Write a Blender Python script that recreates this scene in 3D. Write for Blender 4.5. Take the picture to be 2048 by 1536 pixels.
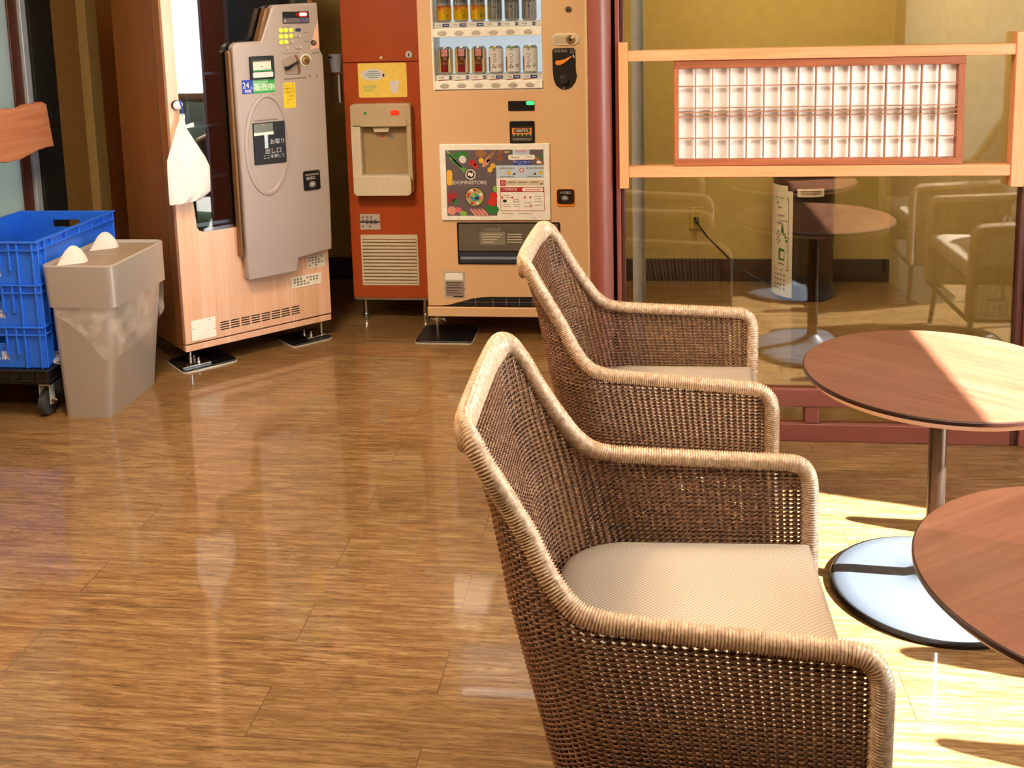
import bpy, bmesh, math, random
import numpy as np
from mathutils import Vector, Matrix

scene = bpy.context.scene
C = scene.collection
for o in list(bpy.data.objects):
    bpy.data.objects.remove(o)
R = math.radians
random.seed(7)

# ------------------------------------------------------------------ camera
CAM_H, YAW, PITCH, ROLL, FPX, CY = 1.5, 0.1215, 0.1501, -0.0255, 2096.28, 327.6
cam_d = bpy.data.cameras.new('camera')
cam_d.sensor_fit = 'HORIZONTAL'
cam_d.sensor_width = 36.0
cam_d.lens = FPX / 2048 * 36.0
cam_d.shift_y = -(768 - CY) / 2048
cam_d.clip_start = 0.05
cam = bpy.data.objects.new('camera', cam_d)
C.objects.link(cam)
_f = Vector((-math.sin(YAW) * math.cos(PITCH), math.cos(YAW) * math.cos(PITCH), -math.sin(PITCH)))
_r = Vector((math.cos(YAW), math.sin(YAW), 0))
_u = _r.cross(_f)
_r2 = math.cos(ROLL) * _r + math.sin(ROLL) * _u
_u2 = -math.sin(ROLL) * _r + math.cos(ROLL) * _u
m = Matrix((_r2, _u2, -_f)).transposed().to_4x4()
m.translation = Vector((0, 0, CAM_H))
cam.matrix_world = m
scene.camera = cam

# ------------------------------------------------------------------ view, world, sun, fill lights
vs = scene.view_settings
vs.view_transform = 'Standard'
vs.look = 'None'
vs.gamma = 1.0
vs.use_curve_mapping = False
vs.exposure = 0.75

world = bpy.data.worlds.new('world')
scene.world = world
world.use_nodes = True
bg = world.node_tree.nodes['Background']
bg.inputs[0].default_value = (0.92, 0.96, 1.0, 1)
bg.inputs[1].default_value = 17.0

SUN_DIR = Vector((0.77, -0.20, 0.60)).normalized()
sd = bpy.data.lights.new('sun', 'SUN')
sd.energy = 62.0
sd.angle = R(0.6)
sd.color = (1.0, 0.985, 0.975)
sun = bpy.data.objects.new('sun', sd)
C.objects.link(sun)
sun.rotation_euler = SUN_DIR.to_track_quat('Z', 'Y').to_euler()


def fill_area(loc, size, watts, color):
    ld = bpy.data.lights.new('lamp', 'AREA')
    ld.shape = 'RECTANGLE'
    ld.size, ld.size_y = size
    ld.energy = watts
    ld.color = color
    lo = bpy.data.objects.new('lamp', ld)
    C.objects.link(lo)
    lo.location = loc
    return lo


WARM = (1.0, 0.75, 0.50)
FILL_LIGHTS = [(-1.3, 2.7, 42, WARM), (-1.3, 0.9, 30, WARM), (0.85, 2.0, 18, (1.0, 0.90, 0.78))]  # fill lights added above the view to brighten floor, machines and chairs
BACK_FILL = (0.7, 4.6, 26, (1.0, 0.80, 0.42))  # added fill to brighten the glazed room
for lx, ly, w, col in FILL_LIGHTS + [BACK_FILL]:
    fill_area((lx, ly, 2.455), (0.56, 0.56), w, col)


# ------------------------------------------------------------------ materials
def lin(h):
    h = h.lstrip('#')
    v = [int(h[i:i + 2], 16) / 255 for i in (0, 2, 4)]
    return tuple(((c + 0.055) / 1.055) ** 2.4 if c > 0.04045 else c / 12.92 for c in v) + (1,)


MATS = {}


def nodes_of(name):
    mt = bpy.data.materials.new(name)
    mt.use_nodes = True
    nt = mt.node_tree
    MATS[name] = mt
    return mt, nt, nt.nodes['Principled BSDF']


def N(nt, kind, **kw):
    n = nt.nodes.new(kind)
    for k, v in kw.items():
        if k in n.inputs:
            n.inputs[k].default_value = v
        else:
            setattr(n, k, v)
    return n


def ramp(nt, fac, stops):
    r = nt.nodes.new('ShaderNodeValToRGB')
    el = r.color_ramp.elements
    while len(el) < len(stops):
        el.new(0.5)
    for e, (p, c) in zip(el, stops):
        e.position = p
        e.color = c
    nt.links.new(fac, r.inputs[0])
    return r


def mat(name, hexc, rough=0.5, metal=0.0, var=0.06, scale=40, bump=0.0, spec=None, emit=0, coat=0, trans=0):
    """Plain surface with a little procedural tone variation and optional fine bump."""
    mt, nt, b = nodes_of(name)
    c = lin(hexc)
    tc = N(nt, 'ShaderNodeTexCoord')
    no = N(nt, 'ShaderNodeTexNoise', Scale=scale, Detail=3.0)
    nt.links.new(tc.outputs['Object'], no.inputs['Vector'])
    lo = tuple(x * (1 - var) for x in c[:3]) + (1,)
    hi = tuple(min(1, x * (1 + var)) for x in c[:3]) + (1,)
    r = ramp(nt, no.outputs[0], [(0.3, lo), (0.7, hi)])
    nt.links.new(r.outputs[0], b.inputs['Base Color'])
    b.inputs['Roughness'].default_value = rough
    b.inputs['Metallic'].default_value = metal
    if spec is not None:
        b.inputs['Specular IOR Level'].default_value = spec
    if coat:
        b.inputs['Coat Weight'].default_value = coat
        b.inputs['Coat Roughness'].default_value = 0.08
    if trans:
        b.inputs['Transmission Weight'].default_value = trans
    if emit:
        nt.links.new(r.outputs[0], b.inputs['Emission Color'])
        b.inputs['Emission Strength'].default_value = emit
    if bump:
        bn = N(nt, 'ShaderNodeBump', Strength=bump, Distance=0.002)
        nt.links.new(no.outputs[0], bn.inputs['Height'])
        nt.links.new(bn.outputs[0], b.inputs['Normal'])
    return mt


def wood(name, hexes, axis='Z', fine=60, rough=0.4, coat=0.0, stretch=0.06, var=0.5, spec=0.5):
    """Wood with grain running along the given object axis."""
    mt, nt, b = nodes_of(name)
    tc = N(nt, 'ShaderNodeTexCoord')
    mp = N(nt, 'ShaderNodeMapping')
    s = {'X': (stretch, 1, 1), 'Y': (1, stretch, 1), 'Z': (1, 1, stretch)}[axis]
    mp.inputs['Scale'].default_value = s
    nt.links.new(tc.outputs['Object'], mp.inputs['Vector'])
    n1 = N(nt, 'ShaderNodeTexNoise', Scale=fine, Detail=6.0, Roughness=0.6)
    n2 = N(nt, 'ShaderNodeTexNoise', Scale=fine * 0.18, Detail=3.0, Distortion=0.6)
    nt.links.new(mp.outputs[0], n1.inputs['Vector'])
    nt.links.new(mp.outputs[0], n2.inputs['Vector'])
    mx = N(nt, 'ShaderNodeMath', operation='ADD')
    mu = N(nt, 'ShaderNodeMath', operation='MULTIPLY')
    mu.inputs[1].default_value = var
    nt.links.new(n1.outputs[0], mx.inputs[0])
    nt.links.new(n2.outputs[0], mx.inputs[1])
    nt.links.new(mx.outputs[0], mu.inputs[0])
    r = ramp(nt, mu.outputs[0], [(0.5 * var * 2 - 0.16, lin(hexes[0])), (0.5 * var * 2, lin(hexes[1])), (0.5 * var * 2 + 0.16, lin(hexes[2]))])
    nt.links.new(r.outputs[0], b.inputs['Base Color'])
    b.inputs['Roughness'].default_value = rough
    b.inputs['Specular IOR Level'].default_value = spec
    if coat:
        b.inputs['Coat Weight'].default_value = coat
        b.inputs['Coat Roughness'].default_value = 0.06
    bn = N(nt, 'ShaderNodeBump', Strength=0.12, Distance=0.001)
    nt.links.new(n1.outputs[0], bn.inputs['Height'])
    nt.links.new(bn.outputs[0], b.inputs['Normal'])
    return mt


def pane(name, tint, ior=1.5, rough=0.0, gloss=(1, 1, 1, 1)):
    """Thin sheet of glass: see-through with Fresnel reflections."""
    mt, nt, b = nodes_of(name)
    nt.nodes.remove(b)
    out = nt.nodes['Material Output']
    tr = N(nt, 'ShaderNodeBsdfTransparent')
    tr.inputs[0].default_value = tint
    gl = N(nt, 'ShaderNodeBsdfGlossy')
    gl.inputs[0].default_value = gloss
    gl.inputs['Roughness'].default_value = rough
    fr = N(nt, 'ShaderNodeFresnel', IOR=ior)
    mx = N(nt, 'ShaderNodeMixShader')
    nt.links.new(fr.outputs[0], mx.inputs[0])
    nt.links.new(tr.outputs[0], mx.inputs[1])
    nt.links.new(gl.outputs[0], mx.inputs[2])
    nt.links.new(mx.outputs[0], out.inputs[0])
    return mt


def sheet(name, color, see, rough=0.4):
    """Translucent thin plastic or paper: share `see` is looked through."""
    mt, nt, b = nodes_of(name)
    out = nt.nodes['Material Output']
    b.inputs['Base Color'].default_value = lin(color)
    b.inputs['Roughness'].default_value = rough
    tl = N(nt, 'ShaderNodeBsdfTranslucent')
    tl.inputs[0].default_value = lin(color)
    m1 = N(nt, 'ShaderNodeMixShader')
    m1.inputs[0].default_value = 0.4
    nt.links.new(b.outputs[0], m1.inputs[1])
    nt.links.new(tl.outputs[0], m1.inputs[2])
    tr = N(nt, 'ShaderNodeBsdfTransparent')
    m2 = N(nt, 'ShaderNodeMixShader')
    m2.inputs[0].default_value = see
    nt.links.new(m1.outputs[0], m2.inputs[1])
    nt.links.new(tr.outputs[0], m2.inputs[2])
    nt.links.new(m2.outputs[0], out.inputs[0])
    return mt


def floor_material():
    mt, nt, b = nodes_of('floor_wood')
    L = nt.links.new
    tc = N(nt, 'ShaderNodeTexCoord')
    # planks along X: brick rows run along X, 165 mm wide
    br = N(nt, 'ShaderNodeTexBrick', offset=0.37, squash=1.0)
    br.inputs['Color1'].default_value = (0.15, 0.15, 0.15, 1)
    br.inputs['Color2'].default_value = (0.85, 0.85, 0.85, 1)
    br.inputs['Mortar'].default_value = (0.5, 0.5, 0.5, 1)
    br.inputs['Scale'].default_value = 1.0
    br.inputs['Mortar Size'].default_value = 0.0012
    br.inputs['Mortar Smooth'].default_value = 0.3
    br.inputs['Brick Width'].default_value = 1.02
    br.inputs['Row Height'].default_value = 0.166
    mpb = N(nt, 'ShaderNodeMapping')
    mpb.inputs['Location'].default_value = (0.45, 0.085, 0)
    L(tc.outputs['Object'], mpb.inputs['Vector'])
    L(mpb.outputs[0], br.inputs['Vector'])
    # shift the grain from plank to plank
    sep = N(nt, 'ShaderNodeSeparateColor')
    L(br.outputs['Color'], sep.inputs[0])
    mul = N(nt, 'ShaderNodeMath', operation='MULTIPLY')
    mul.inputs[1].default_value = 7.0
    L(sep.outputs[0], mul.inputs[0])
    cmb = N(nt, 'ShaderNodeCombineXYZ')
    L(mul.outputs[0], cmb.inputs[0])
    L(mul.outputs[0], cmb.inputs[2])
    add = N(nt, 'ShaderNodeVectorMath', operation='ADD')
    L(tc.outputs['Object'], add.inputs[0])
    L(cmb.outputs[0], add.inputs[1])
    mp = N(nt, 'ShaderNodeMapping')
    mp.inputs['Scale'].default_value = (1.0, 15.0, 1.0)
    L(add.outputs[0], mp.inputs['Vector'])
    n1 = N(nt, 'ShaderNodeTexNoise', Scale=7.0, Detail=8.0, Roughness=0.68, Distortion=0.25)
    L(mp.outputs[0], n1.inputs['Vector'])
    # cathedral figure
    mp2 = N(nt, 'ShaderNodeMapping')
    mp2.inputs['Scale'].default_value = (0.9, 7.0, 1.0)
    L(add.outputs[0], mp2.inputs['Vector'])
    wv = N(nt, 'ShaderNodeTexNoise', Scale=1.4, Detail=2.0, Distortion=0.9)
    L(mp2.outputs[0], wv.inputs['Vector'])
    sn = N(nt, 'ShaderNodeMath', operation='MULTIPLY')
    sn.inputs[1].default_value = 34.0
    L(wv.outputs[0], sn.inputs[0])
    sn2 = N(nt, 'ShaderNodeMath', operation='SINE')
    L(sn.outputs[0], sn2.inputs[0])
    # short dark pores
    mp3 = N(nt, 'ShaderNodeMapping')
    mp3.inputs['Scale'].default_value = (14.0, 150.0, 1.0)
    L(add.outputs[0], mp3.inputs['Vector'])
    n3 = N(nt, 'ShaderNodeTexNoise', Scale=2.2, Detail=2.0)
    L(mp3.outputs[0], n3.inputs['Vector'])
    base = ramp(nt, n1.outputs[0], [(0.32, lin('#5d4429')), (0.5, lin('#82643f')), (0.68, lin('#9a7e5a'))])
    figr = ramp(nt, sn2.outputs[0], [(0.0, (0.72, 0.66, 0.6, 1)), (0.3, (1, 1, 1, 1))])
    mxa = N(nt, 'ShaderNodeMix', data_type='RGBA', blend_type='MULTIPLY')
    mxa.inputs[0].default_value = 0.55
    L(base.outputs[0], mxa.inputs[6])
    L(figr.outputs[0], mxa.inputs[7])
    por = ramp(nt, n3.outputs[0], [(0.34, (0.42, 0.34, 0.28, 1)), (0.45, (1, 1, 1, 1))])
    mxb = N(nt, 'ShaderNodeMix', data_type='RGBA', blend_type='MULTIPLY')
    mxb.inputs[0].default_value = 0.7
    L(mxa.outputs[2], mxb.inputs[6])
    L(por.outputs[0], mxb.inputs[7])
    joint = ramp(nt, br.outputs['Fac'], [(0.0, (1, 1, 1, 1)), (1.0, (0.45, 0.36, 0.3, 1))])
    mxc = N(nt, 'ShaderNodeMix', data_type='RGBA', blend_type='MULTIPLY')
    mxc.inputs[0].default_value = 1.0
    L(mxb.outputs[2], mxc.inputs[6])
    L(joint.outputs[0], mxc.inputs[7])
    L(mxc.outputs[2], b.inputs['Base Color'])
    rr = ramp(nt, n1.outputs[0], [(0.3, (0.3, 0.3, 0.3, 1)), (0.7, (0.4, 0.4, 0.4, 1))])
    L(rr.outputs[0], b.inputs['Roughness'])
    b.inputs['Specular IOR Level'].default_value = 0.25
    b.inputs['Coat Weight'].default_value = 0.9
    b.inputs['Coat Roughness'].default_value = 0.05
    bp = N(nt, 'ShaderNodeBump', Strength=0.10, Distance=0.0012)
    L(n1.outputs[0], bp.inputs['Height'])
    L(bp.outputs[0], b.inputs['Normal'])
    return mt


def rattan_material(name, lo, mid, hi):
    mt, nt, b = nodes_of(name)
    tc = N(nt, 'ShaderNodeTexCoord')
    no = N(nt, 'ShaderNodeTexNoise', Scale=90.0, Detail=4.0, Roughness=0.7)
    nt.links.new(tc.outputs['Object'], no.inputs['Vector'])
    r = ramp(nt, no.outputs[0], [(0.3, lin(lo)), (0.5, lin(mid)), (0.72, lin(hi))])
    nt.links.new(r.outputs[0], b.inputs['Base Color'])
    b.inputs['Roughness'].default_value = 0.36
    b.inputs['Specular IOR Level'].default_value = 0.7
    return mt


def seat_material():
    mt, nt, b = nodes_of('seat_vinyl')
    tc = N(nt, 'ShaderNodeTexCoord')
    sx = N(nt, 'ShaderNodeSeparateXYZ')
    nt.links.new(tc.outputs['Object'], sx.inputs[0])
    hs = []
    for ax, k in ((0, 700.0), (1, 700.0)):
        mu = N(nt, 'ShaderNodeMath', operation='MULTIPLY')
        mu.inputs[1].default_value = k
        nt.links.new(sx.outputs[ax], mu.inputs[0])
        si = N(nt, 'ShaderNodeMath', operation='SINE')
        nt.links.new(mu.outputs[0], si.inputs[0])
        hs.append(si)
    ml = N(nt, 'ShaderNodeMath', operation='MULTIPLY')
    nt.links.new(hs[0].outputs[0], ml.inputs[0])
    nt.links.new(hs[1].outputs[0], ml.inputs[1])
    mr = N(nt, 'ShaderNodeMapRange')
    mr.inputs['From Min'].default_value = -1
    nt.links.new(ml.outputs[0], mr.inputs[0])
    r = ramp(nt, mr.outputs[0], [(0.1, lin('#978672')), (0.8, lin('#c2b29f'))])
    nt.links.new(r.outputs[0], b.inputs['Base Color'])
    b.inputs['Roughness'].default_value = 0.38
    bp = N(nt, 'ShaderNodeBump', Strength=0.35, Distance=0.001)
    nt.links.new(mr.outputs[0], bp.inputs['Height'])
    nt.links.new(bp.outputs[0], b.inputs['Normal'])
    return mt


M_floor = floor_material()
M_white = mat('white_paint', '#ecebe6', 0.5)
M_offwhite = mat('off_white', '#d9d6cd', 0.45)
M_black = mat('black_plastic', '#0c0c0e', 0.35)
M_blackmatte = mat('black_matte', '#0a0a0a', 0.75)
M_rubber = mat('rubber', '#33353a', 0.6)
M_steel = mat('steel', '#c8c8c6', 0.25, 1.0)
M_zinc = mat('zinc_plate', '#c9cccc', 0.35, 0.2)
M_darksteel = mat('dark_steel', '#2b2624', 0.35, 0.8)
M_chrome = mat('chrome', '#e6e6e6', 0.12, 1.0, var=0.02)
M_brass = mat('brass', '#c9a468', 0.3, 1.0)
M_yellowwall = mat('yellow_plaster', '#b0985a', 0.85, var=0.06, scale=18, bump=0.25)
M_tanwall = mat('tan_plaster', '#8f6a35', 0.8, var=0.06, scale=30, bump=0.2)
M_tanlight = mat('light_tan_trim', '#9c8350', 0.7)
M_pillar = mat('beige_plaster', '#b09a63', 0.8, var=0.06, scale=18, bump=0.2)
M_ceiling = mat('ceiling_paint', '#e4ddd0', 0.9)
M_baseboard = wood('baseboard_wood', ('#1e0f0a', '#2c160e', '#3a2015'), 'X', 50, 0.5)
M_jamb = mat('brown_lacquer', '#7c4236', 0.4, var=0.05)
M_jambdark = mat('dark_brown_lacquer', '#4a231b', 0.4)
M_cedar = wood('light_cedar', ('#cb7f4e', '#d88f60', '#e2a076'), 'X', 70, 0.5)
M_cedarV = wood('light_cedar_upright', ('#cb7f4e', '#d88f60', '#e2a076'), 'Z', 70, 0.5)
M_redcedar = wood('red_cedar', ('#7a3f22', '#96512e', '#ab6238'), 'X', 70, 0.5)
M_redcedarV = wood('red_cedar_upright', ('#7a3f22', '#96512e', '#ab6238'), 'Z', 70, 0.5)
M_lattice = wood('lattice_cedar', ('#84543a', '#9a6848', '#ae7c5a'), 'X', 70, 0.55)
M_latticeV = wood('lattice_cedar_upright', ('#84543a', '#9a6848', '#ae7c5a'), 'Z', 70, 0.55)
M_paper = mat('washi_paper', '#fbfaf6', 0.8, var=0.01, scale=60)
M_blind = sheet('added_blind_fabric', '#b4b1a8', 0.0, 0.7)  # for the added blind that diffuses sun from the right
M_frost = sheet('frosted_glass', '#858c88', 0.0, 0.5)
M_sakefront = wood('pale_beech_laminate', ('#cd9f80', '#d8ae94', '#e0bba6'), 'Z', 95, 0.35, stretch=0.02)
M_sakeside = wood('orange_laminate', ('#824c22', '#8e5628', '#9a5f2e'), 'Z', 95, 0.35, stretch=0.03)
M_fascia = mat('metallic_grey', '#a69b98', 0.42, 0.15, var=0.04, scale=220)
M_bronze = mat('bronze_strip', '#7d5a36', 0.4, 0.3)
M_sakeglass = pane('display_glass', (0.72, 0.78, 0.84, 1), 1.9)
M_bigglass = pane('partition_glass', (0.90, 0.90, 0.87, 1), 1.72)
M_winglass = pane('window_glass', (0.96, 0.98, 0.97, 1), 1.45)
M_vendglass = pane('vending_glass', (0.96, 0.97, 0.98, 1), 1.35)
M_flap = pane('smoked_flap', (0.42, 0.43, 0.44, 1), 1.6, 0.1)
M_dark_in = mat('dark_interior', '#10151f', 0.5)
M_inner = mat('grey_holder', '#4b5058', 0.4, 0.4)
M_beer = mat('tan_enamel', '#d6b188', 0.38, var=0.025, scale=260)
M_beeredge = mat('pale_edge', '#dcc49a', 0.4)
M_ice = mat('red_brown_enamel', '#a4461a', 0.36, var=0.08, scale=220)
M_beige = mat('beige_plastic', '#b9a98a', 0.42, var=0.03, scale=150)
M_beigelt = mat('beige_light', '#cfc4ad', 0.42)
M_blue = mat('crate_blue', '#2264da', 0.36, var=0.05, scale=25)
M_bingrey = mat('pearl_grey', '#b2adaa', 0.28, 0.45, var=0.03, scale=200)
M_bintop = mat('brown_grey', '#8c7a68', 0.5)
M_flapwhite = sheet('milky_plastic', '#f2eee6', 0.05)
M_liner = None
M_bag = sheet('white_bag', '#fbfcff', 0.0, 0.5)
M_table = wood('table_wood', ('#a0684c', '#b87c5e', '#c99072'), 'X', 60, 0.33, stretch=0.05)
M_tableedge = mat('table_edge', '#2c110a', 0.35)
M_tableunder = mat('table_bevel', '#b9896a', 0.45)
M_basegrey = mat('hammered_grey', '#464c54', 0.45, 0.0, var=0.12, scale=420, bump=0.15)
M_pole = mat('pole_brown', '#5a4a40', 0.3, 0.85)
M_rattan = rattan_material('rattan', '#432611', '#6b4224', '#9b7146')
M_rim = rattan_material('rattan_rim', '#94745a', '#bd9f80', '#dcc5aa')
M_seat = seat_material()
M_bark = wood('live_edge_wood', ('#a8603c', '#c07a54', '#d29670'), 'Y', 40, 0.5, var=0.5)
M_cyl = mat('bronze_metal', '#2c231a', 0.32, 0.5, var=0.1, scale=60)
M_label = mat('label_paper', '#dcd8cc', 0.6)
M_yel = mat('yellow_label', '#e8c51c', 0.5)
M_icelabel = mat('pale_yellow_label', '#ecd060', 0.5)
M_palewhite = mat('bubble', '#d5d6dc', 0.5)
M_greenp = mat('print_green', '#1f9a4a', 0.5)
M_green2 = mat('print_pale_green', '#79bf8a', 0.5)
M_bluep = mat('print_blue', '#1a3fb5', 0.5)
M_navy = mat('print_navy', '#1c2a6b', 0.5)
M_skyp = mat('print_sky', '#b9cfe8', 0.5)
M_redp = mat('print_red', '#b3202a', 0.5)
M_ink = mat('print_ink', '#161412', 0.6)
M_greyink = mat('print_grey', '#77706a', 0.6)
M_orange = mat('orange_plastic', '#e58a2c', 0.4)
M_ledred = mat('led_red', '#e62a14', 0.4, emit=0.7)
M_ledredtxt = mat('led_core', '#ffb098', 0.4, emit=3)
M_ledgreen = mat('led_green', '#38e070', 0.4, emit=1.0)
M_tube = mat('lamp_tube', '#ffffff', 0.4, emit=2.5)
M_backlit = mat('backlit_panel', '#c3ced4', 0.5, var=0.01, emit=0.5)
M_fillglow = mat('fill_diffuser', '#ffe2b8', 0.5, emit=2)  # glow of the added fill panels
M_yelbtn = mat('yellow_button', '#d6dc3e', 0.35, emit=0.25)
M_greybtn = mat('grey_button', '#c6c2bb', 0.3, 0.3)
M_canY = mat('can_gold', '#e0b81c', 0.3, 0.45)
M_canO = mat('can_orange', '#c8652a', 0.3, 0.4)
M_canS = mat('can_silver', '#c2c6c8', 0.22, 0.85)
M_canW = mat('can_white', '#e6e2de', 0.35)
M_canR = mat('can_crimson', '#8e1b1a', 0.3, 0.3)
M_canB = mat('can_brown', '#6d4a32', 0.3, 0.4)
M_canT = mat('can_cream', '#d8c080', 0.3, 0.3)
M_canG = mat('can_green', '#3aa653', 0.35)
M_canP = mat('can_purple', '#8a6bb0', 0.35)
M_canPk = mat('can_pink', '#d86a80', 0.35)
M_slate = mat('poster_slate', '#625860', 0.5)
M_leaf = mat('poster_leaf', '#2d7a35', 0.5)
M_leaf2 = mat('poster_light_leaf', '#86bb4a', 0.5)
M_corn = mat('poster_corn', '#e3b53a', 0.5)
M_tomato = mat('poster_red', '#c62a22', 0.5)
M_meat = mat('poster_pink', '#d58f88', 0.5)
M_brownp = mat('poster_brown', '#9a6a42', 0.5)
M_teal = mat('poster_teal', '#3f8fa0', 0.5)
M_hedge = mat('hedge_leaf', '#2c4a25', 0.8, var=0.4, scale=30)
M_paving = mat('paving', '#a8a59c', 0.9)
M_cup = mat('paper_cup', '#c9d3e2', 0.5)
M_clear = sheet('clear_tube', '#8a7a5a', 0.5, 0.2)


def liner_material():
    mt, nt, b = nodes_of('bin_liner_film')
    out = nt.nodes['Material Output']
    tr = N(nt, 'ShaderNodeBsdfTransparent')
    b.inputs['Base Color'].default_value = (0.95, 0.94, 0.93, 1)
    b.inputs['Roughness'].default_value = 0.18
    mx = N(nt, 'ShaderNodeMixShader')
    tc = N(nt, 'ShaderNodeTexCoord')
    no = N(nt, 'ShaderNodeTexNoise', Scale=14.0, Detail=4.0)
    nt.links.new(tc.outputs['Object'], no.inputs['Vector'])
    r = ramp(nt, no.outputs[0], [(0.42, (0.05, 0.05, 0.05, 1)), (0.75, (0.40, 0.40, 0.40, 1))])
    nt.links.new(r.outputs[0], mx.inputs[0])
    nt.links.new(tr.outputs[0], mx.inputs[1])
    nt.links.new(b.outputs[0], mx.inputs[2])
    nt.links.new(mx.outputs[0], out.inputs[0])
    return mt


M_liner = liner_material()


# ------------------------------------------------------------------ mesh helpers
class MB:
    """Collects shapes and links them as ONE mesh object."""

    def __init__(self):
        self.v, self.f, self.mi, self.mats = [], [], [], []

    def _m(self, mt):
        if mt not in self.mats:
            self.mats.append(mt)
        return self.mats.index(mt)

    def add(self, verts, faces, mt):
        b = len(self.v)
        self.v += [tuple(x) for x in verts]
        k = self._m(mt)
        for f in faces:
            self.f.append(tuple(i + b for i in f))
            self.mi.append(k)
        return self

    def box(self, x0, x1, y0, y1, z0, z1, mt):
        v = [(x, y, z) for x in (x0, x1) for y in (y0, y1) for z in (z0, z1)]
        f = [(0, 1, 3, 2), (4, 6, 7, 5), (0, 4, 5, 1), (2, 3, 7, 6), (0, 2, 6, 4), (1, 5, 7, 3)]
        return self.add(v, f, mt)

    def frustum(self, a, za, b, zb, mt, r=0.0, cap=True, n=5):
        """a, b = (x0,x1,y0,y1) rectangles with rounded corners at za and zb."""
        def ring(q, z):
            x0, x1, y0, y1 = q
            if r <= 0:
                return [(x0, y0, z), (x1, y0, z), (x1, y1, z), (x0, y1, z)]
            o = []
            for cx, cy, a0 in ((x1 - r, y0 + r, -90), (x1 - r, y1 - r, 0), (x0 + r, y1 - r, 90), (x0 + r, y0 + r, 180)):
                for k in range(n + 1):
                    t = R(a0 + 90 * k / n)
                    o.append((cx + r * math.cos(t), cy + r * math.sin(t), z))
            return o
        A, B = ring(a, za), ring(b, zb)
        k = len(A)
        f = [(i, (i + 1) % k, k + (i + 1) % k, k + i) for i in range(k)]
        if cap:
            f += [tuple(range(k - 1, -1, -1)), tuple(range(k, 2 * k))]
        return self.add(A + B, f, mt)

    def poly(self, pts, y, mt):
        """Flat print in the XZ plane facing -Y."""
        return self.add([(p[0], y, p[1]) for p in pts], [tuple(range(len(pts)))], mt)

    def prism(self, pts, y0, y1, mt):
        k = len(pts)
        v = [(p[0], y0, p[1]) for p in pts] + [(p[0], y1, p[1]) for p in pts]
        f = [tuple(range(k)), tuple(range(2 * k - 1, k - 1, -1))]
        f += [(i, i + k, (i + 1) % k + k, (i + 1) % k) for i in range(k)]
        return self.add(v, f, mt)

    def prismz(self, pts, z0, z1, mt):
        k = len(pts)
        v = [(p[0], p[1], z0) for p in pts] + [(p[0], p[1], z1) for p in pts]
        f = [tuple(range(k - 1, -1, -1)), tuple(range(k, 2 * k))]
        f += [(i, (i + 1) % k, (i + 1) % k + k, i + k) for i in range(k)]
        return self.add(v, f, mt)

    def rect(self, x0, x1, z0, z1, y, mt):
        return self.poly([(x0, z0), (x1, z0), (x1, z1), (x0, z1)], y, mt)

    def disc(self, x, z, rx, rz, y, mt, n=24):
        return self.poly([(x + rx * math.cos(2 * math.pi * i / n), z + rz * math.sin(2 * math.pi * i / n)) for i in range(n)], y, mt)

    def lathe(self, prof, mt, center=(0, 0, 0), n=48, a0=0.0, a1=360.0, axis='Z'):
        full = abs(a1 - a0) >= 359.9
        k = n if full else n + 1
        v = []
        for (r, z) in prof:
            for i in range(k):
                t = R(a0 + (a1 - a0) * i / n)
                p = (r * math.cos(t), r * math.sin(t), z)
                if axis == 'Y':
                    p = (p[0], -p[2], p[1])
                elif axis == 'X':
                    p = (p[2], p[0], p[1])
                v.append((p[0] + center[0], p[1] + center[1], p[2] + center[2]))
        f = []
        for j in range(len(prof) - 1):
            for i in range(n):
                i2 = (i + 1) % k if full else i + 1
                f.append((j * k + i, j * k + i2, (j + 1) * k + i2, (j + 1) * k + i))
        if full:
            if prof[0][0] > 1e-6:
                f.append(tuple(range(k - 1, -1, -1)))
            if prof[-1][0] > 1e-6:
                f.append(tuple((len(prof) - 1) * k + i for i in range(k)))
        return self.add(v, f, mt)

    def cyl(self, x, y, z0, z1, r, mt, n=24):
        return self.lathe([(r, z0), (r, z1)], mt, (x, y, 0), n)

    def knob(self, x, z, r, y0, y1, mt, n=20):
        """A round button standing out from y0 to y1 (towards -Y)."""
        h = y0 - y1
        return self.lathe([(r, 0), (r, h * 0.6), (r * 0.85, h), (0.0001, h)], mt, (x, y0, z), n, axis='Y')

    def tube(self, pts, r, mt, n=10, closed=False):
        P = [Vector(p) for p in pts]
        k = len(P)
        rs = r if isinstance(r, (list, tuple)) else [r] * k
        v = []
        ref = Vector((0, 0, 1))
        for i, p in enumerate(P):
            t = (P[min(i + 1, k - 1)] - P[max(i - 1, 0)]).normalized()
            if abs(t.dot(ref)) > 0.95:
                a = t.cross(Vector((0, 1, 0))).normalized()
            else:
                a = t.cross(ref).normalized()
            b = t.cross(a)
            for j in range(n):
                q = 2 * math.pi * j / n
                v.append(p + rs[i] * (math.cos(q) * a + math.sin(q) * b))
        f = []
        for i in range(k - 1):
            for j in range(n):
                f.append((i * n + j, i * n + (j + 1) % n, (i + 1) * n + (j + 1) % n, (i + 1) * n + j))
        f.append(tuple(range(n - 1, -1, -1)))
        f.append(tuple((k - 1) * n + j for j in range(n)))
        return self.add(v, f, mt)

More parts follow.
